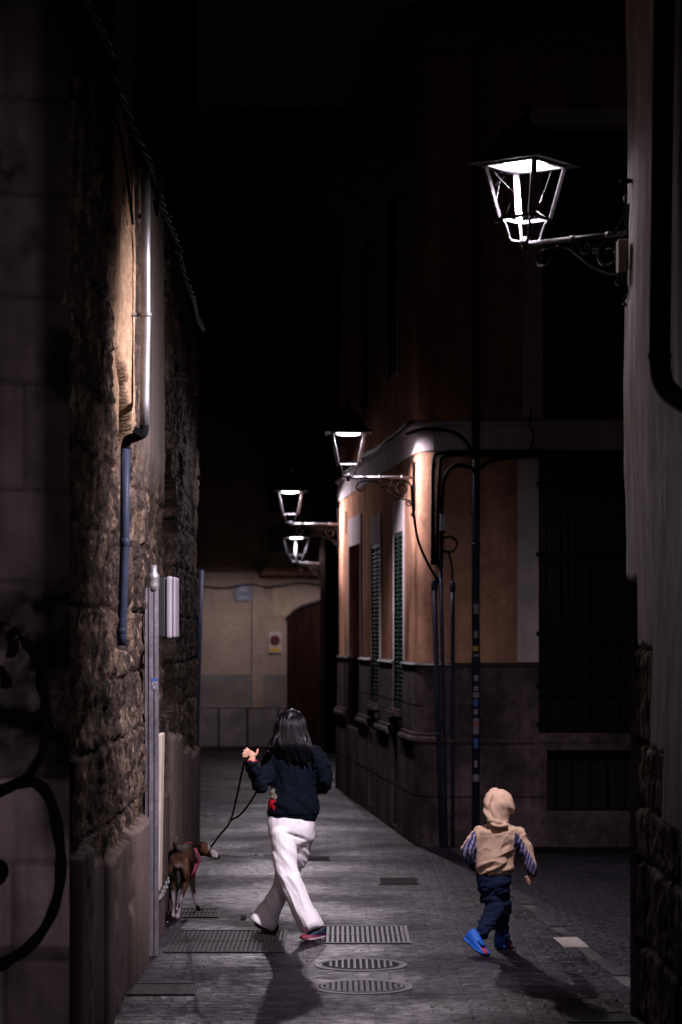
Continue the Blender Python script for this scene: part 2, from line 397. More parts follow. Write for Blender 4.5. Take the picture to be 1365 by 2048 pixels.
def plate(u0,v0,u1,v1,label):
    a = G((u0+u1)/2, v1); b = G((u0+u1)/2, v0); ym=(a.y+b.y)/2; xc=((u0+u1)/2-682.5)*ym/F; W=(u1-u0)*ym/F; D=b.y-a.y
    r = empty('utility_cover', (xc,ym,0), label=label, cat='utility cover')
    m = MB(); m.box((-W/2,-D/2,.001),(W/2,D/2,.006)); m.build('rim', M['cast'], r)
    m = MB(); m.box((-W/2+.02,-D/2+.02,.0062),(W/2-.02,D/2-.02,.010)); m.build('lid', M['lid'], r, bevel=.002)
plate(756,1757,840,1770,'small rectangular dark cover lying between the woman and the child')
plate(610,1714,664,1722,'small dark oblong cover farther up the alley, just right of the white trousers')
def manhole(u,v,d,label,style):
    c = G(u,v); r = empty('manhole_cover', (c.x,c.y,0), label=label, cat='manhole cover')
    R = d/2
    m = MB(); m.lathe([(R-.05,-.003),(R,-.003),(R,.003),(R-.006,.005),(R-.03,.005),(R-.032,.002),(R-.036,.002),(R-.038,.005),(R-.05,.005),(R-.05,-.003)], n=64, cap=False); m.build('rim', M['castlt'], r)
    m = MB(); m.lathe([(.001,.001),(R-.055,.001),(R-.06,.004),(.001,.004)], n=64); m.build('lid', M['lid'], r)
    m = MB()
    if style == 0:
        n = 13
        for k in range(n):
            x = -R+.07+(2*R-.14)*k/(n-1); h = math.sqrt(max((R-.075)**2-x*x, 0))
            if h > .02: m.bar((x,-h,.006),(x*1.0,h,.006), .014, .006)
    else:
        st = .034; k = int(R/st)
        for i in range(-k,k+1):
            for j in range(-k,k+1):
                x, y_ = i*st, j*st
                if math.hypot(x,y_) < R-.085:
                    m.box((x-.010,y_-.010,.0041),(x+.010,y_+.010,.008))
        m.lathe([(R-.075,.0041),(R-.064,.0041),(R-.064,.008),(R-.075,.008),(R-.075,.0041)], n=64, cap=False)
    m.build('relief', M['castlt'], r)
manhole(722,1930,.60,'round ribbed manhole cover, the farther of the two round ones, below the pale grate',0)
manhole(724,1974,.62,'round chequered manhole cover, the nearer of the two round ones at the bottom',1)
manhole(480,1711,.46,'dark round cover lying in the paving level with the dog\'s nose',0)
c = G(1142,1885); m = MB(); m.box((-.085,-.24,-.01),(.085,.24,.008))
o = m.build('paving_slab', mat('pale_slab',(.30,.26,.24),.6,noise=[(10,.7,1.2)],bump=[(40,.5,.006)]), loc=c, bevel=.006); tag(o,'single pale slab set in the paving at the edge of the cobbles','paving slab'); 
o.rotation_euler[2] = .06
c = G(487,1838); m = MB(); m.lathe([(.001,0),(.020,.0),(.024,.01),(.019,.03),(.008,.036),(.001,.036)], n=12)
tag(m.build('crumpled_foil', M['signwht'], loc=c, smooth=True),'bright crumpled bit of foil litter on the paving between dog and woman','litter')  # the foil's glint is put into its colour as plain white

# ------------------------------------------------------------------ left stone building
def wx(y):
    return -1.29 - np.clip((y-16)/8,0,1)*.14 if isinstance(y, np.ndarray) else -1.29 - min(max((y-16)/8,0),1)*.14
LB = empty('stone_building', (-2.2,17,0), label='old dark stone building along the left side, with rough blocks and a smooth slab base', cat='building')
rs = np.random.RandomState(5)
zrow = [0]; 
while zrow[-1] < 11: zrow.append(zrow[-1]+rs.uniform(.27,.46))
zrow = np.array(zrow)
def stones(U, Z, seed, wmin, wmax, z_rows, amp):
    """returns offset, edge mask, id noise"""
    Zw = Z + .035*fbm(U*1.7, Z*1.1, Z*0, 3, seed)
    r = np.clip(np.searchsorted(z_rows, Zw.ravel())-1, 0, len(z_rows)-2).reshape(Z.shape)
    zl = z_rows[r]; zh = z_rows[r+1]
    off = np.zeros_like(U); edge = np.zeros_like(U); tint = np.zeros_like(U); tint2 = np.zeros_like(U)
    R_ = np.random.RandomState(seed)
    u0, u1 = U.min()-1, U.max()+1
    for k in range(len(z_rows)-1):
        m_ = r == k
        js = [u0+R_.uniform(0,.5)]
        while js[-1] < u1: js.append(js[-1]+R_.uniform(wmin,wmax))
        js = np.array(js); offs = R_.uniform(-1,1,len(js)); ts = R_.uniform(0,1,len(js)); t2 = R_.uniform(0,1,len(js))
        if not m_.any(): continue
        uu = U[m_] + .02*fbm(U[m_]*2, Z[m_]*3, Z[m_]*0+5, 2, seed)
        j = np.clip(np.searchsorted(js, uu)-1, 0, len(js)-2)
        du = np.minimum(uu-js[j], js[j+1]-uu)
        dz = np.minimum(Zw[m_]-zl[m_], zh[m_]-Zw[m_])
        e = np.minimum(du, dz)
        off[m_] = offs[j]*amp; edge[m_] = np.clip(e/.028, 0, 1); tint[m_] = ts[j]; tint2[m_] = t2[j]
    return off, edge, tint, tint2
def step(x, a, b): return np.clip((x-a)/(b-a), 0, 1)
dj = np.array([11.5,12.2,12.9,13.6,14.3,15.6,16.4,17.3,18.1,18.9,19.8,20.8,21.9,23.0,24.2])
dh = np.array([1.05,.94,.90,.90,.93,.93,1.0,.95,1.35,1.3,.9,1.1,1.0,1.0,1.0])
def left_wall(U, Z):
    off, edge, t, t2 = stones(U, Z, 11, .35, .95, zrow, .035)
    rough = fbm(U*16, Z*11, U*0, 4, 3)
    fine = fbm(U*32, Z*24, U*0, 2, 9)
    e2 = np.clip(edge*1.7,0,1)
    d = off*.55 + (e2-1)*.030 + rough*.026 + fine*.022 - .012*np.clip(fbm(U*26,Z*18,U*0+2,2,93)-.08,0,.12)/.12
    # erosion pits
    pit = np.clip(fbm(U*3.2, Z*4.2, U*0+3, 4, 21)-.12, 0, 1); d = d - pit*.09
    col = np.empty(U.shape+(3,))
    warm = np.array([.25,.165,.105]); dark = np.array([.022,.017,.015]); pinkish=np.array([.074,.052,.044])
    k = t[...,None]
    k = np.clip(k*.55+.5*step(fbm(U*3.5,Z*2.4,U*0+4,5,87),-.15,.3)[...,None],0,1); col[:] = dark*(1-k) + pinkish*k
    worn = step(fbm(U*13,Z*5,U*0+6,4,89),.12,.24)[...,None]; col = col*(1-worn)+np.array([.13,.09,.068])*worn; col = col*(.35+.65*e2[...,None])
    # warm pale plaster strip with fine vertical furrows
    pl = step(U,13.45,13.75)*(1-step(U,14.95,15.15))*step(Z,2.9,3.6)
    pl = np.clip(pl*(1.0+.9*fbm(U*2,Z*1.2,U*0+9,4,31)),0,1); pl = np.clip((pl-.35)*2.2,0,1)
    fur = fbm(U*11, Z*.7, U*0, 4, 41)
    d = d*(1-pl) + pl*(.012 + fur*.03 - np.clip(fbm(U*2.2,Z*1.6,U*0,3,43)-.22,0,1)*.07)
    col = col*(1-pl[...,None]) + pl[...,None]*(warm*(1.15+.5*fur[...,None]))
    # smooth plaster of the stretch behind the pipe
    p2 = step(U,15.3,15.5)*(1-step(U,17.6,17.8))*step(Z,3.0,3.3)
    d = d*(1-p2) + p2*(.03+fur*.012); col = col*(1-p2[...,None]) + p2[...,None]*np.array([.075,.058,.05])*(1+.6*fur[...,None])
    # random dark patches, stronger at the near end; far and upper wall darker too
    dark_patch = step(fbm(U*1.1, Z*.8, U*0+2, 3, 51), -.12, .2)
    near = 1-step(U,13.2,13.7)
    col *= (1 - .6*(dark_patch*(.35+.65*near))*(1-pl))[...,None]
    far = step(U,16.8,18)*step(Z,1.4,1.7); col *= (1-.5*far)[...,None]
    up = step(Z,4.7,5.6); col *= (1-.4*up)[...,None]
    # pipe chase, its shade also put into the colour
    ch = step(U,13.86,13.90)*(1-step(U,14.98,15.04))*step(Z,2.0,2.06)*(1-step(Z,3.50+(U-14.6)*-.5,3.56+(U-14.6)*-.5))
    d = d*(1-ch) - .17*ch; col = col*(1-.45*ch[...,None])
    # arched niche
    ax = (U-18.85)/.85; top = 3.05 + .5*np.sqrt(np.clip(1-ax*ax,0,1)); ni = (np.abs(ax) < 1) & (Z > 1.5) & (Z < top)
    d = np.where(ni, -.30+rough*.02, d)
    # smooth base slabs
    j = np.clip(np.searchsorted(dj, U.ravel())-1, 0, len(dj)-2).reshape(U.shape)
    top = dh[j] + .02*fbm(U*4,U*0,U*0,2,3)
    da = np.clip((top-Z)/.02, 0, 1)
    du = np.minimum(U-dj[j], dj[j+1]-U); eg = np.clip(du/.035,0,1)
    so = np.array([.05,.028,.062,.04,.06,.035,.02,.045,.07,.065,.02,.04,.05,.03,.04])[j]
    dd = so + (eg-1)*.045 + fur*.012 - np.clip(fbm(U*5,Z*3,U*0,4,63)-.2,0,1)*.08
    dd = dd + fbm(U*24,Z*4,U*0,3,66)*.004
    d = d*(1-da)+dd*da
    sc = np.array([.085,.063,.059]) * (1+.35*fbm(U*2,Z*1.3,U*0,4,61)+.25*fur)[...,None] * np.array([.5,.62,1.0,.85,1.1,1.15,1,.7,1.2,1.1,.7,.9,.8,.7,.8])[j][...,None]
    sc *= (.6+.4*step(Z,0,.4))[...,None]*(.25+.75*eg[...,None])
    col = col*(1-da[...,None]) + sc*da[...,None]
    al = 1-.88*np.maximum(da, np.maximum(pl*.5,p2*.8))
    return d, np.concatenate([np.clip(col,.004,1), al[...,None]], -1)
us = np.concatenate([np.arange(11.5,16.5,.0125), np.arange(16.5,24.01,.02)]); zs = np.concatenate([np.arange(0,6.5,.018), np.arange(6.5,10.6,.08)])
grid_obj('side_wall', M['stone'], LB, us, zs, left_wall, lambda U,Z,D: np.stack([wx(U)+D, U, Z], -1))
def end_wall(U, Z):
    rows = np.array([-.2,.55,1.0,1.42,1.86,2.35,2.78,3.3,3.72,4.2,4.65,5.1,5.6,6.1,6.7,7.3,8,9,10,11,12.])
    off, edge, t, t2 = stones(U, Z, 77, .5, 1.1, rows, .008)
    rough = fbm(U*8, Z*8, U*0, 5, 13); big = fbm(U*1.6,Z*1.6,U*0+7,4,15)
    patch = np.clip((fbm(U*1.9,Z*1.5,U*0+1,4,17)-.02)*5,0,1)
    patch = patch*step(Z,1.35,1.6)
    smooth_ = 1-patch
    d = off*patch + (edge-1)*.03*(.5+.5*patch) + rough*(.012+.045*patch) + big*.01
    col = np.array([.24,.18,.185])*(1+.35*big+.2*rough)[...,None]*(1-.72*patch[...,None]*(.6+.8*step(fbm(U*7,Z*7,U*0,4,19),-.1,.15)[...,None]))
    col *= (.45+.55*np.clip(edge*1.5,0,1))[...,None]
    spk = step(fbm(U*17,Z*15,U*0+8,3,23),-.02,.12); d = d + patch*(spk-.5)*.018
    col *= (1-.5*patch*(1-spk))[...,None]; pale = step(fbm(U*1.3,Z*1.1,U*0+3,2,29)*.3+np.where((Z>.62)&(Z<1.42),.3,np.where((Z>1.62)&(Z<2.1),.12,-.3)),0,.12); col *= (.62+.75*pale)[...,None]
    col *= (1-.75*step(U,-1.47,-1.40)*(step(Z,.9,1.2)))[...,None]  # dark gap along the corner: shade put into the colour
    return d, np.clip(col,.004,1)
grid_obj('end_wall', M['plaster'], LB, np.arange(-5,-1.285,.018), np.concatenate([np.arange(0,6,.018),np.arange(6,10.6,.1)]), end_wall, lambda U,Z,D: np.stack([U, 11.5-D, Z], -1))
m = MB(); m.box((-6,11.62,0),(-1.75,23.98,10.5)); m.box((-1.75,23.6,0),(-1.46,23.98,10.5)); m.build('core_wall', M['darkwall'], LB)
# graffiti on the end wall
def wall_pt(u, v, y=11.46): return P(u, v, y)
m = MB()
def stroke(pts, wd):
    pts = smoothline([wall_pt(a,b) for a,b in pts], 8); n = len(pts); L_, R_ = [], []
    for i,p in enumerate(pts):
        t = (pts[min(i+1,n-1)]-pts[max(i-1,0)]).normalized(); s_ = Vector((t.z,0,-t.x)); ww = wd*(.85+.3*math.sin(i*.7)*.3)
        L_.append(p+s_*ww/2); R_.append(p-s_*ww/2)
    for i in range(n-1):
        q = [L_[i],L_[i+1],R_[i+1],R_[i]]; m.hexa([a+Vector((0,.034,0)) for a in q], [a+Vector((0,.024,0)) for a in q])
stroke([(-30,1245),(30,1262),(75,1330),(92,1420),(88,1490),(60,1545),(20,1575),(-30,1600)], .048)
m.build('graffiti', M['paint'], LB); m = MB()
stroke([(-20,1590),(30,1568),(70,1565),(100,1600),(118,1680),(120,1760),(102,1830),(66,1885),(10,1925),(-30,1935)], .058)
m.build('graffiti', M['paint'], LB); m = MB()
stroke([(18,1262),(28,1285),(22,1310)], .05); m.build('graffiti', M['paint'], LB); m = MB(); stroke([(-5,1335),(8,1352),(18,1372)], .05); m.build('graffiti', M['paint'], LB); m = MB()
cpt = wall_pt(-4,1742); m.prism([cpt+Vector((.052*math.cos(a),0,.056*math.sin(a))) for a in [i*math.pi/12 for i in range(24)]], (0,.012,0))
m.build('graffiti', M['paint'], LB)
reparent(LB)

# pipes on the left wall
def drainpipe(name, material, pts, r, label, cat='drainpipe', clamps=(), joints=(), group=None, n=14):
    root = empty(name, (pts[-1][0],pts[-1][1],pts[-1][2]), label=label, cat=cat, group=group)
    m = MB(); m.tube(pts, r, n); m.build('pipe', material, root, smooth=False)
    bpy.data.objects[m and root.children[0].name] if False else None
    for (p, rr, h) in joints:
        j = MB(); j.lathe([(rr*.9,-h/2),(rr,-h/2+.004),(rr,h/2-.004),(rr*.9,h/2)], p, 16); j.build('joint', material, root, smooth=True)
    for (p, d) in clamps:
        j = MB(); j.lathe([(r+.001,-.012),(r+.006,-.012),(r+.006,.012),(r+.001,.012)], p, 16)
        p = Vector(p); d = Vector(d); j.bar(p+d.normalized()*r, p+d, .014, .02); j.build('clamp', material, root)
    reparent(root)
    for c_ in root.children:
        if c_.data: c_.data.polygons.foreach_set('use_smooth',[True]*len(c_.data.polygons))
    return root
y = 14.7
def at(u,v,yy=14.7): return tuple(P(u,v,yy))
top = at(292,345); b0 = at(292,855)
up_pts = [at(292,345),at(292.5,520),at(293,640),at(291,745),at(290,800),at(289,850)]
drainpipe('drainpipe', M['zinc'], up_pts, .029, 'shiny zinc drainpipe on the upper left wall, lit by the near lamp', joints=[(at(292.3,490),.0285,.05),(at(291,747),.0285,.05)], clamps=[(at(293,630),(-.13,0,0))])
el = empty('drainpipe', at(270,868), label='dark elbow joint between the upper zinc pipe and the blue-grey pipe below it', cat='drainpipe')
m = MB(); m.tube(smoothline([at(289,850),at(287,866),at(272,874),at(256,880),at(251,897)],5), .030, 12); m.build('elbow', M['cable'], el, smooth=True)
m = MB(); m.box((-.03,-.04,-.02),(.03,.04,.02), Matrix.Translation(P(278,864,14.66)) @ Matrix.Rotation(.5,4,'Y')); m.build('strap', M['cable'], el); reparent(el)
drainpipe('drainpipe', M['bluepipe'], [at(251,893),at(250,1050),at(250,1085),at(248,1150),at(244,1270),at(244,1292)], .029, 'blue-grey drainpipe set in a slot of the left stone wall, below the zinc one', joints=[(at(250,1085),.032,.05),(at(244,1262),.031,.04)])
# cable bundle along left wall
cb = empty('cable_bundle', (-1.2,15,5.1), label='twisted bundle of black cables running along the upper left wall past the pipe top', cat='cables')
for k in range(4):
    m = MB(); pts = []
    for i in range(300):
        yy = 11.6+i*.0415; a = yy*5+k*2*math.pi/4+.5*math.sin(yy*2); r_ = .015+.004*math.sin(yy*3+k)
        sag = .03*math.sin((yy-11.6)*1.1)
        zz = 5.12 + sag*.6 + (.05 if yy<13 else 0); xx = wx(float(yy))+.06+.008*math.sin(yy*2.1)
        pts.append((xx+r_*math.cos(a), yy, zz+r_*math.sin(a)))
    m.tube(pts, .010, 6); m.build('cable', M['cable2'], cb, smooth=True)
m = MB()
m.tube(smoothline([(-1.18,14.4,5.08),(-1.14,14.75,4.99),(-1.13,15.0,4.86),(-1.16,15.3,4.76),(-1.2,15.6,4.9)],6), .014, 6)
m.tube(smoothline([(-1.25,12.4,5.0),(-1.22,13.4,4.86),(-1.24,14.4,4.55)],6), .010, 6)
m.build('loose_cable', M['cable'], cb, smooth=True)
for yy in (13.4,14.5,15.9,17.4,19.0):
    m = MB(); m.bar((wx(float(yy)),yy,5.11),(wx(float(yy))+.11,yy,5.11),.012,.02); m.build('wall_hook', M['iron'], cb)
reparent(cb)

# galvanised channel post with conduit cap
ps = empty('metal_channel', (-1.22,15.8,0), label='tall grey galvanised metal channel standing against the left wall beside the dog', cat='metal post')
Y0 = 15.8
def q(u,yy=Y0): return (u-682.5)*yy/F
m = MB(); xs_ = (q(291),q(317)); H_ = P(300,1175,Y0).z
w_ = xs_[1]-xs_[0]
prof = [(0,0),(.16,0),(.16,.35),(.30,.35),(.30,0),(.62,0),(.62,.5),(.72,.5),(.72,0),(1,0),(1,1.2),(0,1.2)]
m.prism([(xs_[0]+a*w_, Y0+b*.035, 0) for a,b in prof], (0,0,H_)); m.build('channel', M['steel'], ps)
m = MB(); cx = q(307); zc = P(0,1130,Y0).z
m.lathe([(.024,zc-.17),(.036,zc-.17),(.038,zc-.13),(.036,zc-.095),(.038,zc-.09),(.038,zc-.065),(.024,zc-.045),(.022,zc),(.018,zc)], (cx,Y0+.03,0), 20)
m.build('end_cap', M['zinc'], ps, smooth=True)
m = MB(); z1,z0 = P(0,1356,Y0).z,P(0,1379,Y0).z; m.box((q(304),Y0-.004,z0),(q(316),Y0-.001,z1-.022)); m.build('sticker', M['stickw'], ps)
m = MB(); m.box((q(304),Y0-.005,z1-.022),(q(316),Y0-.002,z1)); m.build('sticker', M['stickb'], ps)
m = MB(); rr_ = random.Random(4)
for k in range(7):
    a = (rr_.uniform(q(305),q(313)), Y0-.0055, rr_.uniform(z0+.006,z1-.03)); b = (a[0]+rr_.uniform(-.008,.016), a[1], a[2]+rr_.uniform(-.016,.016)); m.bar(a,b,.0025,.001,(0,1,0))
m.build('sticker_scribble', M['blackp'], ps)
reparent(ps)
# meter box
bx = empty('meter_box', (-1.2,16.7,2.2), label='grey meter box with a pale rounded cover fixed to the left wall above the dog', cat='meter box')
yb=16.65; zt,zb = P(0,1152,yb).z, P(0,1277,yb).z
m = MB(); m.box((-1.32,yb+.0,zb+.01),(q(331,yb),yb+.36,zt-.01)); m.build('housing', M['blackp'], bx, bevel=.008)
m = MB(); m.box((q(333,yb),yb-.01,zb),(q(345,yb),yb+.37,zt)); m.build('cover', M['greybox'], bx, bevel=.016)
m = MB(); m.box((q(345,yb)+.002,yb,zb+.006),(q(351.5,yb),yb+.36,zt-.006)); m.build('lid', M['greybox'], bx, bevel=.012)
reparent(bx)
# leaning white board
m = MB(); yb=16.3
a0=P(313,1780,yb); m.hexa([(q(312,yb),yb,P(0,1782,yb).z),(q(319,yb),yb,P(0,1782,yb).z),(q(319,yb),yb+.25,P(0,1782,yb).z),(q(312,yb),yb+.25,P(0,1782,yb).z)],
       [(q(315,yb),yb,P(0,1468,yb).z),(q(325,yb),yb,P(0,1468,yb).z),(q(325,yb),yb+.25,P(0,1468,yb).z),(q(315,yb),yb+.25,P(0,1468,yb).z)])
tag(m.build('board', mat('cream_board',(.42,.35,.30),.6,noise=[(8,.8,1.1)]), bevel=.008), 'cream board standing upright on the wall just behind the metal channel','board')
# low stone step behind the channel
m = MB(); m.box((-1.36,16.2,0),(-1.25,17.2,.30)); tag(m.build('stone_step', M['plinth'], bevel=.012),'low stone ledge at the foot of the left wall behind the dog','ledge')
# chain
ch = empty('chain', P(325,1778,16.4), label='short bright steel chain slanting down beside the metal channel behind the dog', cat='chain')
a = P(338,1756,16.9); b = P(313,1801,16.0); n=13
for k in range(n):
    t=(k+.5)/n; c=a.lerp(b,t)+Vector((0,0,-.03*math.sin(math.pi*t))); d=(b-a).normalized(); m=MB(); pts=[]
    s1=d.cross(Vector((0,0,1))).normalized(); s2=s1.cross(d)
    sd = s1 if k%2 else s2
    L_=(b-a).length/n*.72
    for i in range(13):
        an=2*math.pi*i/12; pts.append(c+d*L_*math.cos(an)+sd*.013*math.sin(an))
    m.tube(pts,.0038,6,cap=False); m.build('link',M['zinc'],ch,smooth=True)
reparent(ch)
drainpipe('drainpipe', M['bluepipe'], [tuple(P(401,1140,24.15)),tuple(P(396,1300,24.15)),tuple(P(387,1660,24.15)),tuple(P(386,1703,24.15))], .038, 'dark blue drainpipe at the far corner of the left stone building')

# ------------------------------------------------------------------ corner building (orange)
CB = empty('corner_building', (3,27,0), label='orange plastered corner building with rounded corner, pale trim and dark stone base', cat='building')
YF = 24.0
def sx(yv): return .76-.088*(yv-24.4)
def path(off=0.0, yend=33.3, xend=11.0):
    # offset outward from the wall line
    nrm = Vector((-1,-.088)).normalized()
    r = .30
    # corner fillet
    d1 = Vector((.088,-1)).normalized()      # travelling toward the camera
    corner = Vector((sx(YF), YF)); 
    ang = math.acos(max(-1,min(1,d1.dot(Vector((1,0)))))); tl = r*math.tan(ang/2)
    t1 = corner - d1*tl; t2 = corner + Vector((1,0))*tl
    cen = t1 - nrm*r
    pts = [(Vector((sx(yend), yend)), nrm)]
    a0 = math.atan2(nrm.y,nrm.x); a1 = -math.pi/2
    if a0 > 0: a0 -= 2*math.pi
    if a0 > a1: a0 -= 2*math.pi
    for k in range(13):
        a = a0+(a1-a0)*k/12; nn = Vector((math.cos(a),math.sin(a))); pts.append((cen+nn*r, nn))
    pts.append((Vector((xend, YF)), Vector((0,-1))))
    return [p+nn*off for p,nn in pts], t1, t2
def sweep(mb, prof, yend=33.3, xend=11.0, rng=None):
    rows = []
    for off, z in prof: rows.append([(p.x,p.y,z) for p in path(off,yend,xend)[0]])
    if rng: rows = [r_[rng[0]:rng[1]] for r_ in rows]
    m_, n_ = len(rows), len(rows[0]); vs=[p for r_ in rows for p in r_]
    fs=[(i*n_+k, i*n_+k+1, ((i+1)%m_)*n_+k+1, ((i+1)%m_)*n_+k) for i in range(m_) for k in range(n_-1)]
    fs += [tuple(i*n_ for i in range(m_)), tuple(i*n_+n_-1 for i in range(m_-1,-1,-1))]
    mb.add(vs, fs)
_, T1, T2 = path()
def panel(mb, O, ud, nd, L_, z0, z1, ops, depth=.3, off=0.0):
    """wall panel with openings (u0,u1,za,zb), reveals go inwards"""
    us_ = sorted({0,L_}|{a for o_ in ops for a in o_[:2]}); zs_ = sorted({z0,z1}|{min(max(a,z0),z1) for o_ in ops for a in o_[2:4]})
    pt = lambda u_,z_,d_=0: Vector((O.x+ud.x*u_+nd.x*(off-d_), O.y+ud.y*u_+nd.y*(off-d_), z_))
    for i in range(len(us_)-1):
        for j in range(len(zs_)-1):
            uc=(us_[i]+us_[i+1])/2; zc=(zs_[j]+zs_[j+1])/2
            if any(o_[0]<uc<o_[1] and o_[2]<zc<o_[3] for o_ in ops): continue
            mb.add([pt(us_[i],zs_[j]),pt(us_[i+1],zs_[j]),pt(us_[i+1],zs_[j+1]),pt(us_[i],zs_[j+1])],[(0,1,2,3)])
    for o_ in ops:
        a,b,c,d_ = o_; c=max(c,z0); d_=min(d_,z1)
        if d_<=c: continue
        for (p,q_) in (((a,c),(a,d_)),((b,d_),(b,c)),((b,c),(a,c)) if o_[2]>=z0 else ((a,c),(a,c)),((a,d_),(b,d_)) if o_[3]<=z1 else ((a,c),(a,c))):
            if p==q_: continue
            mb.add([pt(*p),pt(*q_),pt(*q_,depth),pt(*p,depth)],[(0,1,2,3)])
UD = (T1-Vector((sx(33.3),33.3))); SL = UD.length; UD.normalize(); ND = Vector((-1,-.088)).normalized()
SO = Vector((sx(33.3),33.3))
def su(yv): return (Vector((sx(yv),yv))-SO).length
# side openings (u0,u1,z0,z1)
winA = (su(26.35), su(25.46), 1.31, 3.2); winB = (su(28.75), su(27.85), 1.31, 3.17); winC = (su(31.7), su(30.15), .92, 3.25)
slotB = (su(28.75), su(28.4), .1, .95); doorA = (su(26.3), su(25.7), .06, 1.12)
small = (su(32.35), su(32.15), 3.45, 3.75)
upA = (su(27.0),su(26.0),4.9,6.9); upB=(su(30.0),su(29.0),4.9,6.9)
FO = T2.copy(); FU = Vector((1,0)); FN = Vector((0,-1)); FL = 11.0-T2.x
fw = (1.96-T2.x, 3.25-T2.x, 1.13, 3.86); fw2 = (2.0-T2.x, 3.3-T2.x, 4.25, 7.15); cel = (2.04-T2.x, 3.25-T2.x, .36, .96)
fd = (4.6-T2.x,5.8-T2.x,.05,3.2)
m = MB()
panel(m, SO, UD, ND, SL, 1.8, 8.0, [winA,winB,winC,small,upA,upB]); panel(m, FO, FU, FN, FL, 1.8, 8.0, [fw,fw2,fd])
arc = path()[0][1:-1]
m.add([(p.x,p.y,1.8) for p in arc]+[(p.x,p.y,8.0) for p in arc], [(k,k+1,k+1+len(arc),k+len(arc)) for k in range(len(arc)-1)])
# end cap & back so the block is closed
m.add([(sx(33.3),33.3,0),(6,33.3,0),(6,33.3,8.0),(sx(33.3),33.3,8.0)],[(0,1,2,3)])
m.add([(11,24,0),(11,33.3,0),(11,33.3,8),(11,24,8)],[(0,1,2,3)])
wl = m.build('wall', M['orange'], CB)
# plinth with courses
m = MB(); off=.03
for (z0,z1,of) in ((0,.5,.055),(.5,1.03,.05),(1.03,1.40,.03),(1.40,1.79,.028)):
    panel(m, SO, UD, ND, SL, z0, z1-.012, [winA,winB,winC,slotB,doorA], .3, of); panel(m, FO, FU, FN, FL, z0, z1-.012, [fw,cel,fd], .3, of)
    ar = path(of)[0][1:-1]; m.add([(p.x,p.y,z0) for p in ar]+[(p.x,p.y,z1-.012) for p in ar], [(k,k+1,k+1+len(ar),k+len(ar)) for k in range(len(ar)-1)])
panel(m, SO, UD, ND, SL, 0, 1.79, [winA,winB,winC,slotB,doorA], .3, .015); panel(m, FO, FU, FN, FL, 0, 1.79, [fw,cel,fd], .3, .015)
ar = path(.015)[0][1:-1]; m.add([(p.x,p.y,0) for p in ar]+[(p.x,p.y,1.79) for p in ar], [(k,k+1,k+1+len(ar),k+len(ar)) for k in range(len(ar)-1)])
m.build('stone_base', M['plinth'], CB)
def ledge(mb, u0, u1, prof, side=True):
    O,ud,nd = (SO,UD,ND) if side else (FO,FU,FN)
    poly=[Vector((O.x+ud.x*u0+nd.x*a, O.y+ud.y*u0+nd.y*a, z)) for a,z in prof]
    mb.prism(poly, (ud.x*(u1-u0), ud.y*(u1-u0), 0))
m = MB(); pr=[(.0,1.02),(.07,1.02),(.09,1.045),(.085,1.075),(.06,1.09),(.06,1.12),(0,1.13)]
for a,b in ((0,winC[0]-.02),(winC[1]+.03,winB[0]-.05),(winB[1]-.0,winA[0]-.12),(winA[1]+.12,SL)): 
    if b>a: m=MB(); ledge(m,a,b,pr); m.build('base_moulding', M['plinth'], CB)
for a,b in ((0,fw[0]-.05),(fw[1]+.05,fd[0]-.1),(fd[1]+.1,FL)): m=MB(); ledge(m,a,b,pr,False); m.build('base_moulding', M['plinth'], CB)
m=MB()
sw=[]; 
for off,z in pr: sw.append([(p.x,p.y,z) for p in path(off)[0][1:-1]])
n_=len(sw[0]); m.add([p for r_ in sw for p in r_],[(i*n_+k,i*n_+k+1,(i+1)*n_+k+1,(i+1)*n_+k) for i in range(len(sw)-1) for k in range(n_-1)])
m.build('base_moulding', M['plinth'], CB)
m = MB(); sweep(m, [(0,1.785),(.04,1.785),(.045,1.80),(.035,1.815),(0,1.82)])
# cut over openings is hidden by frames; keep only between windows
m = MB(); pr=[(0,1.785),(.045,1.785),(.05,1.80),(.035,1.818),(0,1.825)]
BC=mat('dark_base_cap',(.03,.026,.028),.6)
for a,b in ((0,winC[0]),(winC[1],winB[0]),(winB[1],winA[0]),(winA[1],SL)): m=MB(); ledge(m,a,b,pr); m.build('base_cap', BC, CB)
for a,b in ((0,fw[0]),(fw[1],fd[0]),(fd[1],FL)): m=MB(); ledge(m,a,b,pr,False); m.build('base_cap', BC, CB)
m=MB()
sw=[[(p.x,p.y,z) for p in path(off)[0][1:-1]] for off,z in pr]
m.add([p for r_ in sw for p in r_],[(i*n_+k,i*n_+k+1,(i+1)*n_+k+1,(i+1)*n_+k) for i in range(len(sw)-1) for k in range(n_-1)])
m.build('base_cap', BC, CB)
# string course
m = MB(); sweep(m, [(0.001,3.93),(.02,3.93),(.025,3.94),(.025,4.17),(.06,4.18),(.06,4.215),(.001,4.23)]); m.build('string_course', M['white'], CB)
# cornice, eaves
m = MB(); sweep(m, [(0.001,7.85),(.03,7.87),(.06,7.92),(.14,7.97),(.22,8.0),(.24,8.05),(.24,8.22),(.001,8.22)]); m.build('cornice', M['tile'], CB)
m = MB(); sweep(m, [(-1.5,8.225),(.30,8.225),(.34,8.25),(.34,8.31),(-1.5,8.6)]); m.build('roof_edge', M['tile'], CB)
m = MB(); m.box((.2,24.5,8.0),(11,33.2,8.15)); m.build('roof', M['darkwall'], CB)
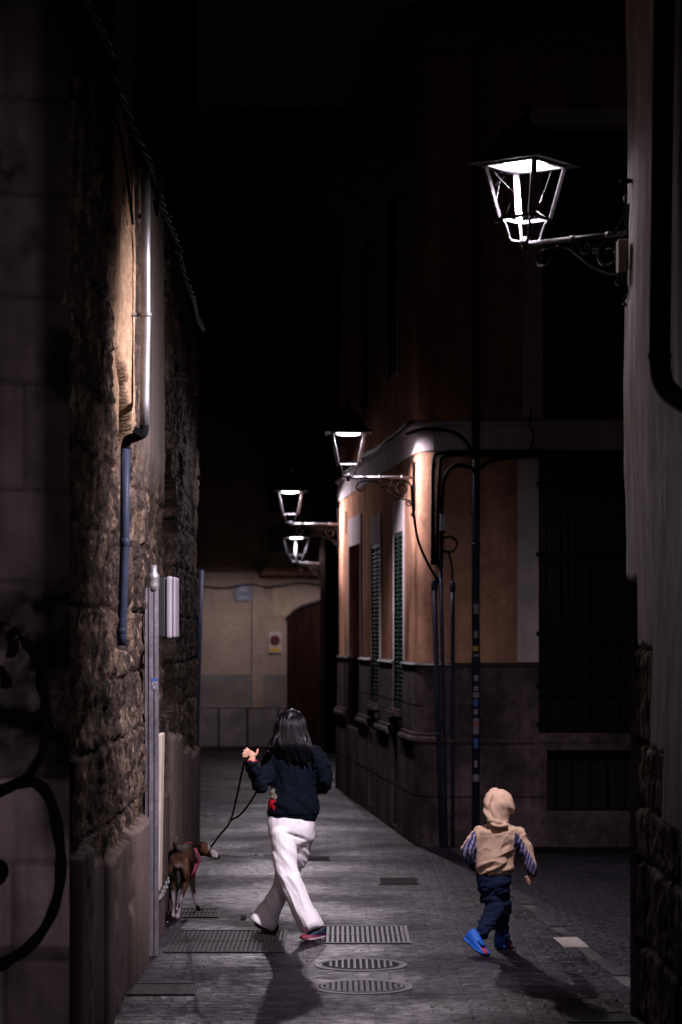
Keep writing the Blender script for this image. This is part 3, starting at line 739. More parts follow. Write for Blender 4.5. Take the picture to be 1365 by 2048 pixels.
# window surrounds and shutters
def surround(op, side=True, wd=.055, lint=.34, sill=True, pr_=.02, sw_=None):
    O,ud,nd=(SO,UD,ND) if side else (FO,FU,FN); mb=MB(); a,b,c,d_=op
    def bx3(u0,u1,z0,z1,o0,o1):
        pts=lambda o_,z_:[Vector((O.x+ud.x*u_+nd.x*o_,O.y+ud.y*u_+nd.y*o_,z_)) for u_ in (u0,u1)]
        A=pts(o0,z0);B=pts(o1,z0);C=pts(o1,z1);D=pts(o0,z1)
        mb.hexa([A[0],B[0],C[0],D[0]],[A[1],B[1],C[1],D[1]])
    zb_=max(c,1.83)
    bx3(a-wd,a,zb_,d_,.002,pr_); bx3(b,b+wd,zb_,d_,.002,pr_); bx3(a-wd,b+wd,d_,d_+lint,.002,pr_)
    global WF
    f=WF=mb.build('window_frame', M['white'], CB)
    if sill:
        mb=MB(); bx3(a-.08,b+.08,c-.07,c-.03,.0,.10); bx3(a-.06,b+.06,c-.03,c,.0,.07); bx3(a-.04,b+.04,c-.16,c-.10,.0,.07); mb.build('window_sill', M['plinth'], f)
    return bx3
def shutter(op, side=True, zlo=None, set_=-.012, slats=34, mat_=None):
    O,ud,nd=(SO,UD,ND) if side else (FO,FU,FN); a,b,c,d_=op; zlo=zlo or c
    mp=lambda u_,o_,z_: Vector((O.x+ud.x*u_+nd.x*o_,O.y+ud.y*u_+nd.y*o_,z_))
    mid=(a+b)/2
    for (u0,u1) in ((a,mid),(mid,b)):
        mb=MB(); e=.05
        for (p0,p1,z0,z1) in ((u0,u0+e,zlo,d_),(u1-e,u1,zlo,d_),(u0+e,u1-e,zlo,zlo+e),(u0+e,u1-e,d_-e,d_)):
            mb.hexa([mp(p0,-set_,z0),mp(p1,-set_,z0),mp(p1,-set_,z1),mp(p0,-set_,z1)],[mp(p0,-set_-.035,z0),mp(p1,-set_-.035,z0),mp(p1,-set_-.035,z1),mp(p0,-set_-.035,z1)])
        k=0; z_=zlo+e+.01
        while z_ < d_-e-.03:
            mb.hexa([mp(u0+e,-set_-.002,z_),mp(u1-e,-set_-.002,z_),mp(u1-e,-set_-.002,z_+.008),mp(u0+e,-set_-.002,z_+.008)],
                    [mp(u0+e,-set_-.032,z_+.034),mp(u1-e,-set_-.032,z_+.034),mp(u1-e,-set_-.032,z_+.042),mp(u0+e,-set_-.032,z_+.042)])
            z_+=.048
        mb.build('shutter', mat_ or M['green'], WF)
def backing(op, side=True, dep=.29, mt=None, name='pane', z0=None, z1=None):
    O,ud,nd=(SO,UD,ND) if side else (FO,FU,FN); a,b,c,d_=op; c=z0 if z0 is not None else c; d_=z1 or d_
    mp=lambda u_,z_: Vector((O.x+ud.x*u_-nd.x*dep,O.y+ud.y*u_-nd.y*dep,z_))
    mb=MB(); mb.prism([mp(a,c),mp(b,c),mp(b,d_),mp(a,d_)], (-nd.x*.01,-nd.y*.01,0)); return mb.build(name, mt or M['glass'], WF if name in ('pane','door') else CB)
for w_op in (winA,winB): surround(w_op); shutter(w_op); backing(w_op)
surround(winC, lint=.36, sill=False, wd=.05); backing(winC, dep=.28, mt=M['wood'], name='door')
for u_ in (upA,upB): surround(u_,lint=.2,sill=False); shutter(u_); backing(u_)
for o_ in (slotB,doorA): backing(o_, mt=M['void'], name='cellar_opening')
backing(small, mt=M['void'], name='vent')
surround(fw2, False, wd=.2, lint=.17, sill=False); backing(fw2, False); surround(fw, False, wd=.21, lint=.0001, sill=False); backing(fw, False); GF=WF
backing(cel, False, mt=M['void'], name='cellar_opening'); backing(fd, False, mt=M['wood'], name='street_door', dep=.2)
# iron grille of the street window
m = MB(); X0=T2.x+fw[0]; X1=T2.x+fw[1]
for k in range(9): x=X0+(X1-X0)*(k+.5)/9; m.tube([(x,YF-.09,1.2),(x,YF-.09,3.8)],.009,6)
for z_ in (1.22,1.6,2.12,2.9,3.6): m.bar((X0-.03,YF-.09,z_),(X1+.03,YF-.09,z_),.012,.03)
for k in range(5): x=X0+.1+(X1-X0-.2)*k/4; m.tube([(x+.045*math.cos(t*.5),YF-.10,1.85+.045*math.sin(t*.5)) for t in range(13)],.006,5)
m.build('window_grille', M['lid'], GF)
m = MB()
for k in range(7): x=T2.x+cel[0]+(cel[1]-cel[0])*(k+.5)/7; m.tube([(x,YF+.05,.36),(x,YF+.05,.96)],.010,6)
m.build('cellar_grille', M['lid'], CB)
# slatted overhang on the alley side
m = MB()
def bal(yv,o_,z_): p=Vector((sx(yv),yv))+ND*o_; return Vector((p.x,p.y,z_))
for yv in (26.2,26.75,27.3,27.9,28.5,29.1): m.bar(bal(yv,.12,7.74),bal(yv,.75,7.74),.20,.03,(0,0,1))
m.bar(bal(26.05,.75,7.80),bal(29.25,.75,7.80),.05,.12); 
m.build('slatted_overhang', M['wood'], CB)
m = MB(); m.bar(bal(26.2,.15,7.70),bal(29.1,.72,7.70),.03,.03); m.bar(bal(26.2,.72,7.69),bal(27.7,.15,7.69),.03,.03); 
for yv in (26.1,27.6,29.2): m.bar(bal(yv,.0,7.3),bal(yv,.7,7.68),.03,.03)
m.build('overhang_bracket', M['iron'], CB)
reparent(CB)
# round-corner shading is real geometry: smooth only the arc
# street-side pipes
def fp(u,yy=YF-.06): return (u-682.5)*yy/F
def fz(v,yy=YF-.06): return CH+(1270-v)*yy/F
px_ = fp(952)
dp = drainpipe('drainpipe', M['bluepipe'], [(px_,YF-.10,7.9),(px_,YF-.10,4.3),(px_,YF-.10,3.9),(px_,YF-.10,0)], .038, 'dark drainpipe plastered with stickers on the orange street wall', joints=[((px_,YF-.10,3.9),.042,.1),((px_,YF-.10,1.85),.042,.08)], clamps=[((px_,YF-.10,6),(0,.1,0)),((px_,YF-.10,3),(0,.1,0))])
rr_ = random.Random(12)
for (v0,v1,k) in ((1208,1228,'stickw'),(1262,1276,'stickw'),(1292,1302,'sticky'),(1308,1318,'stickw'),(1350,1362,'stickw'),(1372,1381,'stickw'),(1398,1412,'stickb'),(1384,1395,'stickw'),(1436,1468,'stickw'),(1444,1450,'stickr'),(1476,1496,'stickb'),(1520,1534,'stickw'),(1548,1562,'stickw'),(1418,1428,'stickw')):
    m=MB(); z1=fz(v0); z0=fz(v1); a0=rr_.uniform(-2.6,-2.0); a1=rr_.uniform(-1.3,-.6); ex=.0012 if k!='stickr' else .002
    ps_=[(px_+(.038+ex)*math.cos(a0+(a1-a0)*i/6), YF-.10+(.038+ex)*math.sin(a0+(a1-a0)*i/6)) for i in range(7)]
    m.add([(a,b,z0) for a,b in ps_]+[(a,b,z1) for a,b in ps_],[(i,i+1,i+8,i+7) for i in range(6)]); s_=m.build('sticker',M[k],dp); s_.matrix_parent_inverse = dp.matrix_world.inverted()
def thinpipe(u0, v0, r, lab, top=True, u1=None):
    a=(fp(u0),YF-.07,fz(v0)); b=(fp(u1 or u0),YF-.07,0)
    mid=tuple(Vector(a).lerp(Vector(b),.5)); 
    return drainpipe('cable_conduit', M['bluepipe'], [a,mid,b], r, lab, 'conduit', joints=[((a[0],a[1],a[2]-.03),r*1.35,.10),((mid[0],mid[1],mid[2]-.2),r*1.2,.05)])
thinpipe(869,1165,.024,'dark blue conduit nearest the rounded orange corner, leftmost of the three there',u1=884)
thinpipe(882,1120,.017,'thin dark conduit in the middle of the three beside the rounded corner',u1=893)
thinpipe(906,1168,.020,'slim dark conduit standing alone on the orange wall left of the stickered pipe')
# cables on the corner
cc = empty('cable_bundle', (.95,23.9,4.0), label='black cables draped along the pale band and down the rounded orange corner', cat='cables')
def fpt(u,v,yy=YF-.06): return (fp(u,yy),yy,fz(v,yy))
m = MB()
cabs = [[fpt(815,868,24.3),fpt(850,858,23.9),fpt(900,862),fpt(930,880),fpt(945,905),fpt(960,915)],
 [fpt(865,1130),fpt(866,1000),fpt(868,920),fpt(885,905),fpt(950,903),fpt(1060,903),fpt(1250,905)],
 [fpt(875,1130),fpt(876,1040),fpt(880,940),fpt(890,912),fpt(950,908),fpt(1250,908)],
 [fpt(884,1120),fpt(885,1000),fpt(892,950),fpt(915,930),fpt(960,935),fpt(1010,915),fpt(1250,909)],
 [fpt(880,1080),fpt(900,1072),fpt(915,1085),fpt(905,1102),fpt(886,1100)],
 [fpt(870,1130),fpt(868,960),fpt(872,925)],
 [fpt(1064,820,23.95),fpt(1060,850),fpt(1068,870),fpt(1060,905)],
 [fpt(906,1170),fpt(904,1130),fpt(898,1105)]]
for i,c_ in enumerate(cabs): m.tube(smoothline(c_,6), .018 if i in (0,1,2,3) else .009, 6)
side = [(sx(yv)-.05+.006*math.sin(yv*3), yv, 4.245+.008*math.sin(yv*2)) for yv in np.arange(24.3,33,.25)]
for k in range(3): m.tube([(a-.012*k, b, c_+.012*math.sin(b*1.3+k)) for a,b,c_ in side], .012, 6)
m.build('cable', M['cable'], cc, smooth=True)
m = MB(); m.box((fp(880),YF-.13,fz(1062)),(fp(893),YF-.06,fz(1030))); m.build('junction_box', M['greybox'], cc, bevel=.006)
reparent(cc)
m = MB(); m.tube(smoothline([(.70,23.98,3.58),(.715,23.97,3.35),(.76,23.93,3.05),(.86,23.86,2.8),(.97,23.87,2.62)],6),.014,6)
tag(m.build('cable', M['cable'], smooth=True),'black cable curving down the orange corner from the lamp bracket','cable')

# ------------------------------------------------------------------ far end of the alley
FB = empty('beige_building', (-1.5,46,0), label='beige building closing the far end of the alley, with grey dado and stone base', cat='building')
YW=45.5
def X(u,yy=YW): return (u-682.5)*yy/F
def Zz(v,yy=YW): return CH+(1270-v)*yy/F
m = MB(); m.box((-11,YW,.73),(.6,YW+3,3.28)); m.build('wall', M['beige'], FB)
m = MB(); m.box((-11,YW,3.285),(.6,YW+3,12)); m.build('upper_wall', mat('shade_toned_plaster',(.11,.075,.06),.85,noise=[(2,.7,1.2)]), FB)  # dimness above the lamps put into this darker wall colour
m = MB(); m.box((-11,YW-.03,.73),(X(573),YW-.001,1.36)); m.build('dado', M['dado'], FB)
m = MB(); xx=-11; rr_=random.Random(2)
while xx < X(572):
    w_=rr_.uniform(.42,.6); e=min(xx+w_-.03,X(572)); m.box((xx,YW-.07-rr_.uniform(0,.01),0),(e,YW-.001,.71)); xx+=w_
m.build('base_stones', mat('light_grey_base',(.19,.16,.16),.85,spec=0,noise=[(3,.6,1.3)],bump=[(25,.5,.01)]), FB, bevel=.012)
m = MB(); m.box((X(505),YW-.05,.74),(X(527),YW-.031,3.27)); m.build('pilaster', M['beige'], FB)
m = MB(); m.box((X(525),YW-.28,3.22),(.3,YW-.001,3.30)); m.box((X(530),YW-.22,3.305),(.3,YW-.001,3.36)); m.build('ledge', M['tile'], FB)
m = MB(); m.box((X(518),YW-.12,3.28),(X(532),YW-.002,3.52)); m.build('corbel', M['darkwall'], FB)
# door
m = MB(); pts=[(X(574),0),(X(574),Zz(1235)),(X(588),Zz(1222)),(X(606),Zz(1213)),(X(640),Zz(1203)),(X(660),Zz(1203)),(X(660),0)]
m.prism([(a,YW-.03,z_) for a,z_ in pts],(0,.02,0)); dr=m.build('door', M['wood'], FB)
m = MB(); m.prism([(a,YW-.10,z_) for a,z_ in [(X(571),Zz(1236)),(X(588),Zz(1219)),(X(606),Zz(1209)),(X(640),Zz(1199)),(X(640),Zz(1204)),(X(606),Zz(1214)),(X(588),Zz(1224)),(X(573),Zz(1240))]],(0,.09,0)); m.build('door_hood', M['darkwall'], FB)
m = MB()
for k in range(6): m.box((X(578)+k*.16,YW-.045,.1),(X(578)+k*.16+.13,YW-.031,2.3))
m.build('door_panel', M['wood'], dr)
m = MB(); m.prism([(a,YW-.02,z_) for a,z_ in [(X(546),Zz(1234)),(X(546),Zz(1176)),(X(572),Zz(1174)),(X(580),Zz(1205)),(X(588),Zz(1222)),(X(576),Zz(1234))]],(0,.019,0)); m.build('patched_plaster', mat('pale_patch',(.36,.27,.19),.85,noise=[(6,.8,1.1)]), FB)
for (u0,u1,v0,v1) in ((530,592,828,860),(528,588,870,1030),(528,588,1045,1112)):
    m=MB(); a,b,c_,d_=X(u0),X(u1),Zz(v1),Zz(v0); t=.05
    for bb in ((a,c_,a+t,d_),(b-t,c_,b,d_),(a+t,c_,b-t,c_+t),(a+t,d_-t,b-t,d_)): m.box((bb[0],YW-.05,bb[1]),(bb[2],YW-.001,bb[3]))
    wf=m.build('window_frame', mat('window_frame_brown',(.10,.075,.06),.6), FB)
    m=MB(); m.box((a+t,YW-.02,c_+t),(b-t,YW-.002,d_-t)); m.build('pane', M['glass'], wf)
m = MB(); m.tube([(X(634),YW-.06,1.05),(X(634),YW-.06,1.25)],.012,6); m.build('handle', M['iron'], dr)
reparent(FB)
m = MB(); m.tube(smoothline([(X(404),YW-.03,3.02),(X(450),YW-.03,2.98),(X(500),YW-.06,3.05),(X(540),YW-.05,3.0),(X(600),YW-.03,3.08),(X(645),YW-.03,3.02)],5),.014,6); tag(m.build('cable', M['cable'], smooth=True),'thin black cable sagging along the top of the far beige wall','cable')
sg = empty('parking_sign', (X(550),YW-.05,Zz(1305)), label='white sign with a red-ringed dark disc over a yellow strip beside the far brown door', cat='sign')
m = MB(); m.box((X(538),YW-.05,Zz(1306)),(X(563),YW-.033,Zz(1264))); m.build('board', M['signwht'], sg, bevel=.004)
def disc(r0, r1, y0, y1, mt, nm):
    m=MB(); c=Vector((X(550.5),0,Zz(1281)))
    m.add([(c.x+r*math.cos(2*math.pi*k/32), yy, c.z+r*math.sin(2*math.pi*k/32)) for r,yy in ((r0,y0),(r1,y0),(r1,y1),(r0,y1)) for k in range(32)],
     [(i*32+k,i*32+(k+1)%32,((i+1)%4)*32+(k+1)%32,((i+1)%4)*32+k) for i in range(4) for k in range(32)]); m.build(nm, mt, sg)
disc(.072,.10,YW-.056,YW-.0505,M['signred'],'ring'); disc(.001,.0715,YW-.055,YW-.0505,M['signblu'],'disc')
m = MB(); m.bar((X(550.5)-.06,YW-.058,Zz(1281)+.06),(X(550.5)+.06,YW-.058,Zz(1281)-.06),.003,.026,(0,0,1)); m.build('slash', M['signred'], sg)
m = MB(); m.box((X(540),YW-.056,Zz(1303)),(X(561),YW-.0505,Zz(1296))); m.build('yellow_strip', M['signyel'], sg); reparent(sg)
pq = empty('wall_plaque', (X(486),YW,Zz(1202)), label='small square bluish plaque with a faint pale emblem on the far beige wall', cat='plaque')
m = MB(); m.box((X(470),YW-.03,Zz(1202)),(X(504),YW-.001,Zz(1167))); m.build('plate', M['plaque'], pq, bevel=.004)
m = MB(); m.box((X(479),YW-.034,Zz(1184)),(X(495),YW-.0305,Zz(1172))); m.box((X(476),YW-.034,Zz(1197)),(X(498),YW-.0305,Zz(1194))); m.build('emblem', M['plaqlt'], pq); reparent(pq)
DB = empty('dark_building', (2,44,0), label='dark building face past the orange one, with a pale pilaster at its left edge', cat='building')
m = MB(); m.box((-.28,43,0),(6,45.4,9)); m.build('wall', M['darkwall'], DB)
m = MB(); m.box((-.37,42.97,0),(-.285,45.3,3.85)); m.build('pilaster', M['beige'], DB)
m = MB(); m.box((-.62,43.2,3.9),(-.285,44.4,3.97)); m.build('balcony_slab', M['plinth'], DB)
m = MB()
for k in range(9): m.tube([(-.6,43.22+k*.14,3.97),(-.6,43.22+k*.14,4.8)],.008,5)
m.bar((-.6,43.2,4.82),(-.6,44.4,4.82),.03,.03); m.build('balcony_rail', M['iron'], DB)
reparent(DB)
m = MB(); m.box((-7,28,0),(-3.4,45.3,9)); 
o=m.build('grey_house', M['darkwall']); 
LH = empty('side_house', (-5,36,0), label='dark house set back on the left beyond the stone building', cat='building'); o.name='wall'; o.parent=LH; reparent(LH)

# ------------------------------------------------------------------ near right building
RB = empty('plastered_building', (3,9,0), label='grey plastered building at the right edge with dark stone showing low on its corner', cat='building')
def right_wall(U, Z):
    # U = distance from camera; toothed boundary of plaster over stone
    zb_ = np.where(U>12.92, 2.39, np.where(U>12.32, 2.03, np.where(U>11.85, 1.51, np.where(U>11.2,1.16,.9)))) + .012*fbm(U*9,U*0,U*0,3,5)
    pl = np.clip((Z-zb_)/.012,0,1)
    wav = fbm(U*1.2, Z*.8, U*0, 3, 71); fine=fbm(U*6,Z*4,U*0,4,73)
    dp_ = .050 + wav*.014 + fine*.005 + .008*np.sin(Z*2.2+U)
    rows=np.array([0,.42,.86,1.16,1.51,2.03,2.39,2.8,3.3,9]); off,edge,t,t2=stones(U,Z,91,.3,.7,rows,.02)
    ds = off*.6+(edge-1)*.03+fbm(U*20,Z*16,U*0,4,75)*.022 - .01
    d = dp_*pl+ds*(1-pl)
    cp = np.array([.34,.295,.295])*(1+.5*wav+.3*fine)[...,None]; cs=np.array([.055,.043,.038])*(.5+t)[...,None]
    col = cp*pl[...,None]+cs*(1-pl[...,None])
    return d, np.clip(col,.003,1)
grid_obj('side_wall', M['plaster'], RB, np.arange(5,13.4+.001,.02), np.concatenate([np.arange(0,6.5,.02),np.arange(6.5,9.6,.1)]), right_wall, lambda U,Z,D: np.stack([1.63-D, U, Z], -1))
def right_back(U, Z):
    d,c = right_wall(np.full_like(U,13.4), Z); d2=fbm(U*3,Z*3,U*0,4,79)*.02; return d2, c
grid_obj('street_wall', M['plaster'], RB, np.arange(1.60,8,.06), np.arange(0,9.6,.06), right_back, lambda U,Z,D: np.stack([U, 13.37+D, Z], -1))
m = MB(); m.box((1.78,1,0),(8,13.2,9.5)); m.build('core_wall', M['darkwall'], RB); reparent(RB)
yb=11.35
drainpipe('drainpipe', M['cable'], [tuple(P(1333,-260,yb)),tuple(P(1325,300,yb)),tuple(P(1320,700,yb))]+[tuple(p) for p in smoothline([P(1320,720,yb),P(1325,760,yb-.05),P(1345,790,yb-.2),P(1385,815,yb-.5),P(1420,850,yb-.6)],4)], .050, 'black drainpipe with a bend at its foot on the plastered right wall', joints=[(tuple(P(1320,712,yb)),.056,.03)])

# ------------------------------------------------------------------ lanterns
def lantern(loc, rz, label, strength, scale=1.0):
    root = empty('wall_lantern', loc, rz, label=label, cat='street lamp', group='wall lanterns along the alley')
    A = .66
    m = MB(); m.tube([(0,0,0),(-A+.02,0,0)], .016, 10); m.tube([(-.1,0,0),(-.13,0,0)],.021,10); m.tube([(-A/2,0,0),(-A/2-.03,0,0)],.021,10); m.build('arm', M['ironlt'], root, smooth=True)
    m = MB(); m.bar((0.0,0,.16),(0.0,0,-.34),.035,.012,(0,1,0)); m.tube([(-.006,0,.16),(-.02,0,.19),(-.008,0,.215)],.008,6); m.tube([(-.006,0,-.34),(-.025,0,-.375),(-.006,0,-.40)],.009,6); m.build('wall_plate', M['iron'], root)
    m = MB()
    def spiral(cx,cz,r0,turn,a0,sgn=1,n=34,fl=1):
        return [(cx+(r0*(1-.82*i/n))*math.cos(a0+sgn*turn*i/n), 0, cz+(r0*(1-.82*i/n))*math.sin(a0+sgn*turn*i/n)) for i in range(n+1)]
    m.tube(spiral(-.115,-.11,.095,3.1*math.pi,0,1), .009, 6)
    m.tube(spiral(-.27,-.062,.048,3*math.pi,math.pi*.9,-1), .008, 6)
    m.tube(smoothline([(0,0,-.33),(-.05,0,-.235),(-.12,0,-.215),(-.22,0,-.17),(-.30,0,-.105),(-.38,0,-.045),(-.47,0,-.035),(-.55,0,-.05),(-.58,0,-.10),(-.545,0,-.135),(-.505,0,-.12),(-.49,0,-.08)],6), .008, 6)
    m.tube(spiral(-.045,-.265,.035,2.4*math.pi,1.0,1), .006, 6); m.tube(spiral(-.20,-.075,.032,2.4*math.pi,2.0,-1), .006, 6)
    m.tube(spiral(-.36,-.03,.022,2.2*math.pi,2.5,-1), .005, 6)
    m.build('scroll_bracket', M['iron'], root, smooth=True)
    m = MB(); m.lathe([(.012,-.035),(.022,-.028),(.014,-.012),(.032,-.002),(.034,.016),(.02,.026),(.02,.04)],(-A,0,0),16); m.build('base_knob', M['iron'], root, smooth=True)
    for sa,sb in ((1,1),(1,-1),(-1,-1),(-1,1)):
        m = MB(); k=.103; m.tube(smoothline([(-A+sa*.02,sb*.02,.012),(-A+sa*.058,sb*.058,.022),(-A+sa*.072,sb*.072,.075),(-A+sa*.088,sb*.088,.128),(-A+sa*.112,sb*.112,.138),(-A+sa*.118,sb*.118,.12)],5), .0085, 6); m.build('foot_scroll', M['iron'], root, smooth=True)
    lo, hi, zl, zh = .103,.163,.145,.445
    for (h,z_,tt) in ((lo,zl,.016),(hi,zh,.014)):
        m = MB()
        for a,b in (((-h,-h),(h,-h)),((h,-h),(h,h)),((h,h),(-h,h)),((-h,h),(-h,-h))): m.bar((-A+a[0],a[1],z_),(-A+b[0],b[1],z_),.022,tt)
        m.build('frame', M['ironlt'], root)
    for sa,sb in ((1,1),(1,-1),(-1,-1),(-1,1)):
        m = MB(); m.bar((-A+sa*lo,sb*lo,zl),(-A+sa*hi,sb*hi,zh),.032,.016,(sa,sb,0)); m.build('post', M['ironlt'], root)
    m = MB()
    def sq(h,z_): return [(-A-h,-h,z_),(-A+h,-h,z_),(-A+h,h,z_),(-A-h,h,z_)]
    rings=[sq(.150,.4535),(sq(.232,.445)),(sq(.236,.453)),(sq(.185,.492)),(sq(.168,.505)),(sq(.095,.640)),(sq(.066,.665))]
    vs=[p for r_ in rings for p in r_]; n=len(rings)
    m.add(vs,[(i*4+k,i*4+(k+1)%4,(i+1)*4+(k+1)%4,(i+1)*4+k) for i in range(n-1) for k in range(4)]+[(n*4-4,n*4-3,n*4-2,n*4-1)])
    m.add(sq(.150,.4535)+sq(.145,.475),[(0,4,5,1),(1,5,6,2),(2,6,7,3),(3,7,4,0),(4,7,6,5)])
    m.build('roof', M['iron'], root)
    m = MB(); m.lathe([(.055,.66),(.058,.68),(.04,.70),(.022,.715),(.026,.735),(.034,.75),(.026,.775),(.008,.79),(.001,.80)],(-A,0,0),16); m.build('finial', M['iron'], root, smooth=True)
    m = MB(); R=.125; m.lathe([(.001,.422),(R*.5,.425),(R*.8,.432),(R*.95,.444),(R,.462),(R,.474),(.001,.474)],(-A,0,0),32)
    dm = mat('lamp_diffuser',(.8,.8,.8),.5,emit=(1.0,.90,.98,strength)); dm.node_tree.nodes['Principled BSDF'].inputs['Base Color'].default_value=(.8,.8,.8,1)
    m.build('diffuser', dm, root, smooth=True)
    return root
L1 = lantern(P(1255,466,13.30), -math.atan2(.39,.535), 'nearest and largest lit lantern, on a scrolled iron arm from the plastered right wall', 36)
ang1 = L1.rotation_euler[2]
L2 = lantern((.735,24.42,3.69), math.atan2(.38,.55)*0+.55*0+math.radians(20)*0, 'second lantern, square-on, fixed to the rounded orange corner by a curled bracket', 15)
L3 = lantern((-.035,33.15,3.62), 0.02, 'third lantern, hanging left of the far end of the orange building', 13)
L4 = lantern((-.37,43.5,3.39), math.radians(50), 'fourth and farthest lantern, small and low before the beige far wall', 13)
# cobweb strands in nearest lantern
m = MB(); A=.66
def wp(x,y_,z_): return (-A+x,y_,z_)
for a,b in (((-.14,-.10,.41),(.0,-.12,.28)),((-.06,-.14,.43),(-.13,-.1,.24)),((-.12,-.12,.33),(-.02,-.14,.40)),((.0,-.12,.28),(-.06,-.10,.17)),((.0,-.12,.29),(.02,-.11,.36)),((.10,.12,.42),(.03,.11,.25)),((.02,.10,.20),(.09,.09,.16)),((-.10,-.12,.40),(-.04,-.13,.41))):
    m = MB(); m.tube([wp(*a),tuple((Vector(wp(*a))+Vector(wp(*b)))/2+Vector((0,0,-.006))),wp(*b)],.0007,4); m.build('cobweb_strand', M['web'], L1)

def spot(loc, target, power, cone=150, blend=1, size=.06, col=(1,.88,.97)):
    l = bpy.data.lights.new('lamp_light','SPOT'); l.energy = power; l.spot_size = math.radians(cone); l.spot_blend = blend; l.shadow_soft_size = size; l.color = col
    o = bpy.data.objects.new('lamp_light', l); COL.objects.link(o); o.location = loc
    o.rotation_euler = (Vector(target)-Vector(loc)).to_track_quat('-Z','Y').to_euler(); return o
def led(root, dz=.425):
    bpy.context.view_layer.update(); return root.matrix_world @ Vector((-.66,0,dz))
spot(led(L1), (-.95,16.2,.9), 3600, 120)
spot(led(L2), (.05,23.3,0), 520, 168, .35)
spot(led(L3), (-.7,31.6,0), 620, 168, .35)
spot(led(L4), (-1.3,42.7,0), 330, 168, .35)
# assumed unseen lamp behind the camera, added to light the left end wall
L5_assumed = lantern((1.57,4.2,4.3), 0.0, 'assumed, unseen lantern added on the plastered right wall behind the photographer', 12)
spot(led(L5_assumed), (-2.1,11.5,1.2), 620, 62)  # beam of the assumed lamp, aimed at the end wall

# ------------------------------------------------------------------ junction box and insulator near the first lantern
jb = empty('junction_box', P(1246,515,13.2), label='cream junction box hanging under the nearest lantern\'s arm', cat='junction box')
m = MB(); a=P(1234,545,13.2); b=P(1255,482,13.2); m.box((a.x,13.12,a.z),(b.x,13.24,b.z)); m.build('case', M['cream'], jb, bevel=.008)
m = MB(); m.tube(smoothline([P(1240,545,13.2),P(1240,565,13.2),P(1250,582,13.22),P(1262,565,13.25),P(1266,540,13.25)],5),.008,6); m.tube(smoothline([P(1248,545,13.2),P(1250,575,13.2),P(1256,585,13.22)],5),.008,6); m.build('cable', M['cable'], jb, smooth=True); reparent(jb)
ins = empty('cable_holder', P(1258,360,13.3), label='small ring cable holder on the plastered wall above the nearest lantern\'s arm', cat='cable holder')
m = MB(); c=P(1252,362,13.2); m.tube([c+Vector((.028*math.cos(t*.5),.028*math.sin(t*.5),0)) for t in range(14)],.010,6); m.bar(c,P(1272,362,13.25),.014,.014); m.build('ring', M['cable'], ins)
m = MB(); m.tube(smoothline([P(1251,366,13.2),P(1251,400,13.2),P(1248,430,13.2),P(1236,455,13.25),P(1228,468,13.3)],5),.005,5); m.build('wire', M['cable'], ins, smooth=True); reparent(ins)
# ------------------------------------------------------------------ the woman
def K(y): return F/y
def lf(rows, y0, **k):
    """rows: (u,v,ru_px,depth_radius_m,[y])"""
    pts, rad = [], []
    for r in rows:
        yy = r[4] if len(r) > 4 else y0
        pts.append(P(r[0], r[1], yy)); rad.append((r[2]*yy/F, r[3] if r[3] else r[2]*yy/F))
    return (pts, rad, k)
def finger(base, tip, r, bend=(0,0,0)):
    a=Vector(base); b=Vector(tip); mid=(a+b)/2+Vector(bend); return ([a,mid,b],[r*1.1,r,r*.8],dict(n=10,sub=4))
YWm = 16.85
# body: one continuous surface
hp = lambda u,v,dy=0: P(u,v,16.62+dy)
wb = [lf([(584,1436,20,.07),(583,1444,26,.092),(583,1455,27,.098),(582,1468,23,.085),(581,1477,15,.06)],YWm),
      lf([(583,1470,14,.052),(585,1490,14,.055),(587,1500,20,.06)],YWm),
      lf([(588,1500,34,.07),(589,1520,36,.09),(588,1560,33,.09),(586,1600,34,.09),(583,1640,42,.11),(583,1665,42,.11)],YWm),
      lf([(548,1506,14,0),(535,1545,12,0),(520,1572,11,0,16.75),(508,1545,9,0,16.68),(503,1520,7.5,0,16.62)],YWm),
      lf([(626,1505,14,0),(639,1535,10,0),(643,1564,8,0,16.88),(636,1571,7,0,17.05),(622,1560,8,0,17.2)],YWm),
      lf([(567,1670,17,0),(573,1722,14,0,16.8),(590,1780,12,0,16.75),(610,1830,11,0,16.7),(620,1858,9,0,16.66)],YWm),
      lf([(602,1670,14,0),(590,1718,12,0,16.92),(568,1768,11,0,17.0),(545,1820,11,0,17.05),(532,1850,9,0,17.05)],YWm),
      # palm, four fingers, thumb
      lf([(504,1521,7.5,.018),(502,1512,9.5,.016),(498,1507,9,.014)],16.62),
      finger(hp(503,1506),hp(493.5,1496,-.005),.0095,(-.004,-.006,.004)), finger(hp(499,1507),hp(487.5,1501,-.015),.0095,(-.004,-.01,.008)),
      finger(hp(496,1510),hp(484.5,1508,-.02),.009,(-.002,-.012,.008)), finger(hp(495,1513.5),hp(486,1514,-.022),.0085,(-.004,-.01,.004)),
      finger(hp(507,1513),hp(516,1498.5,.0),.010,(.008,-.002,-.006)),
      # right hand, in front of the body
      lf([(622,1560,8,.02,17.2),(612,1552,8,.018,17.24)],17.2),
      finger(P(612,1552,17.24),P(602,1546,17.26),.009),finger(P(612,1554,17.25),P(601,1552,17.28),.009),finger(P(612,1556,17.25),P(602,1558,17.28),.009),finger(P(614,1558,17.25),P(605,1563,17.27),.008),finger(P(616,1550,17.22),P(612,1540,17.24),.009),
      # nose, ears, chin
      ([P(576,1457,16.93),P(573,1460,16.99)],[.016,.012],dict(n=10)),
      ([P(555.5,1456,16.85),P(555,1462,16.85)],[.012,.008],dict(n=8)),([P(610.5,1456,16.85),P(610.5,1462,16.85)],[.012,.008],dict(n=8))]
woman = organic('person', M['skin'], None, wb, voxel=.0055, smooth=3)
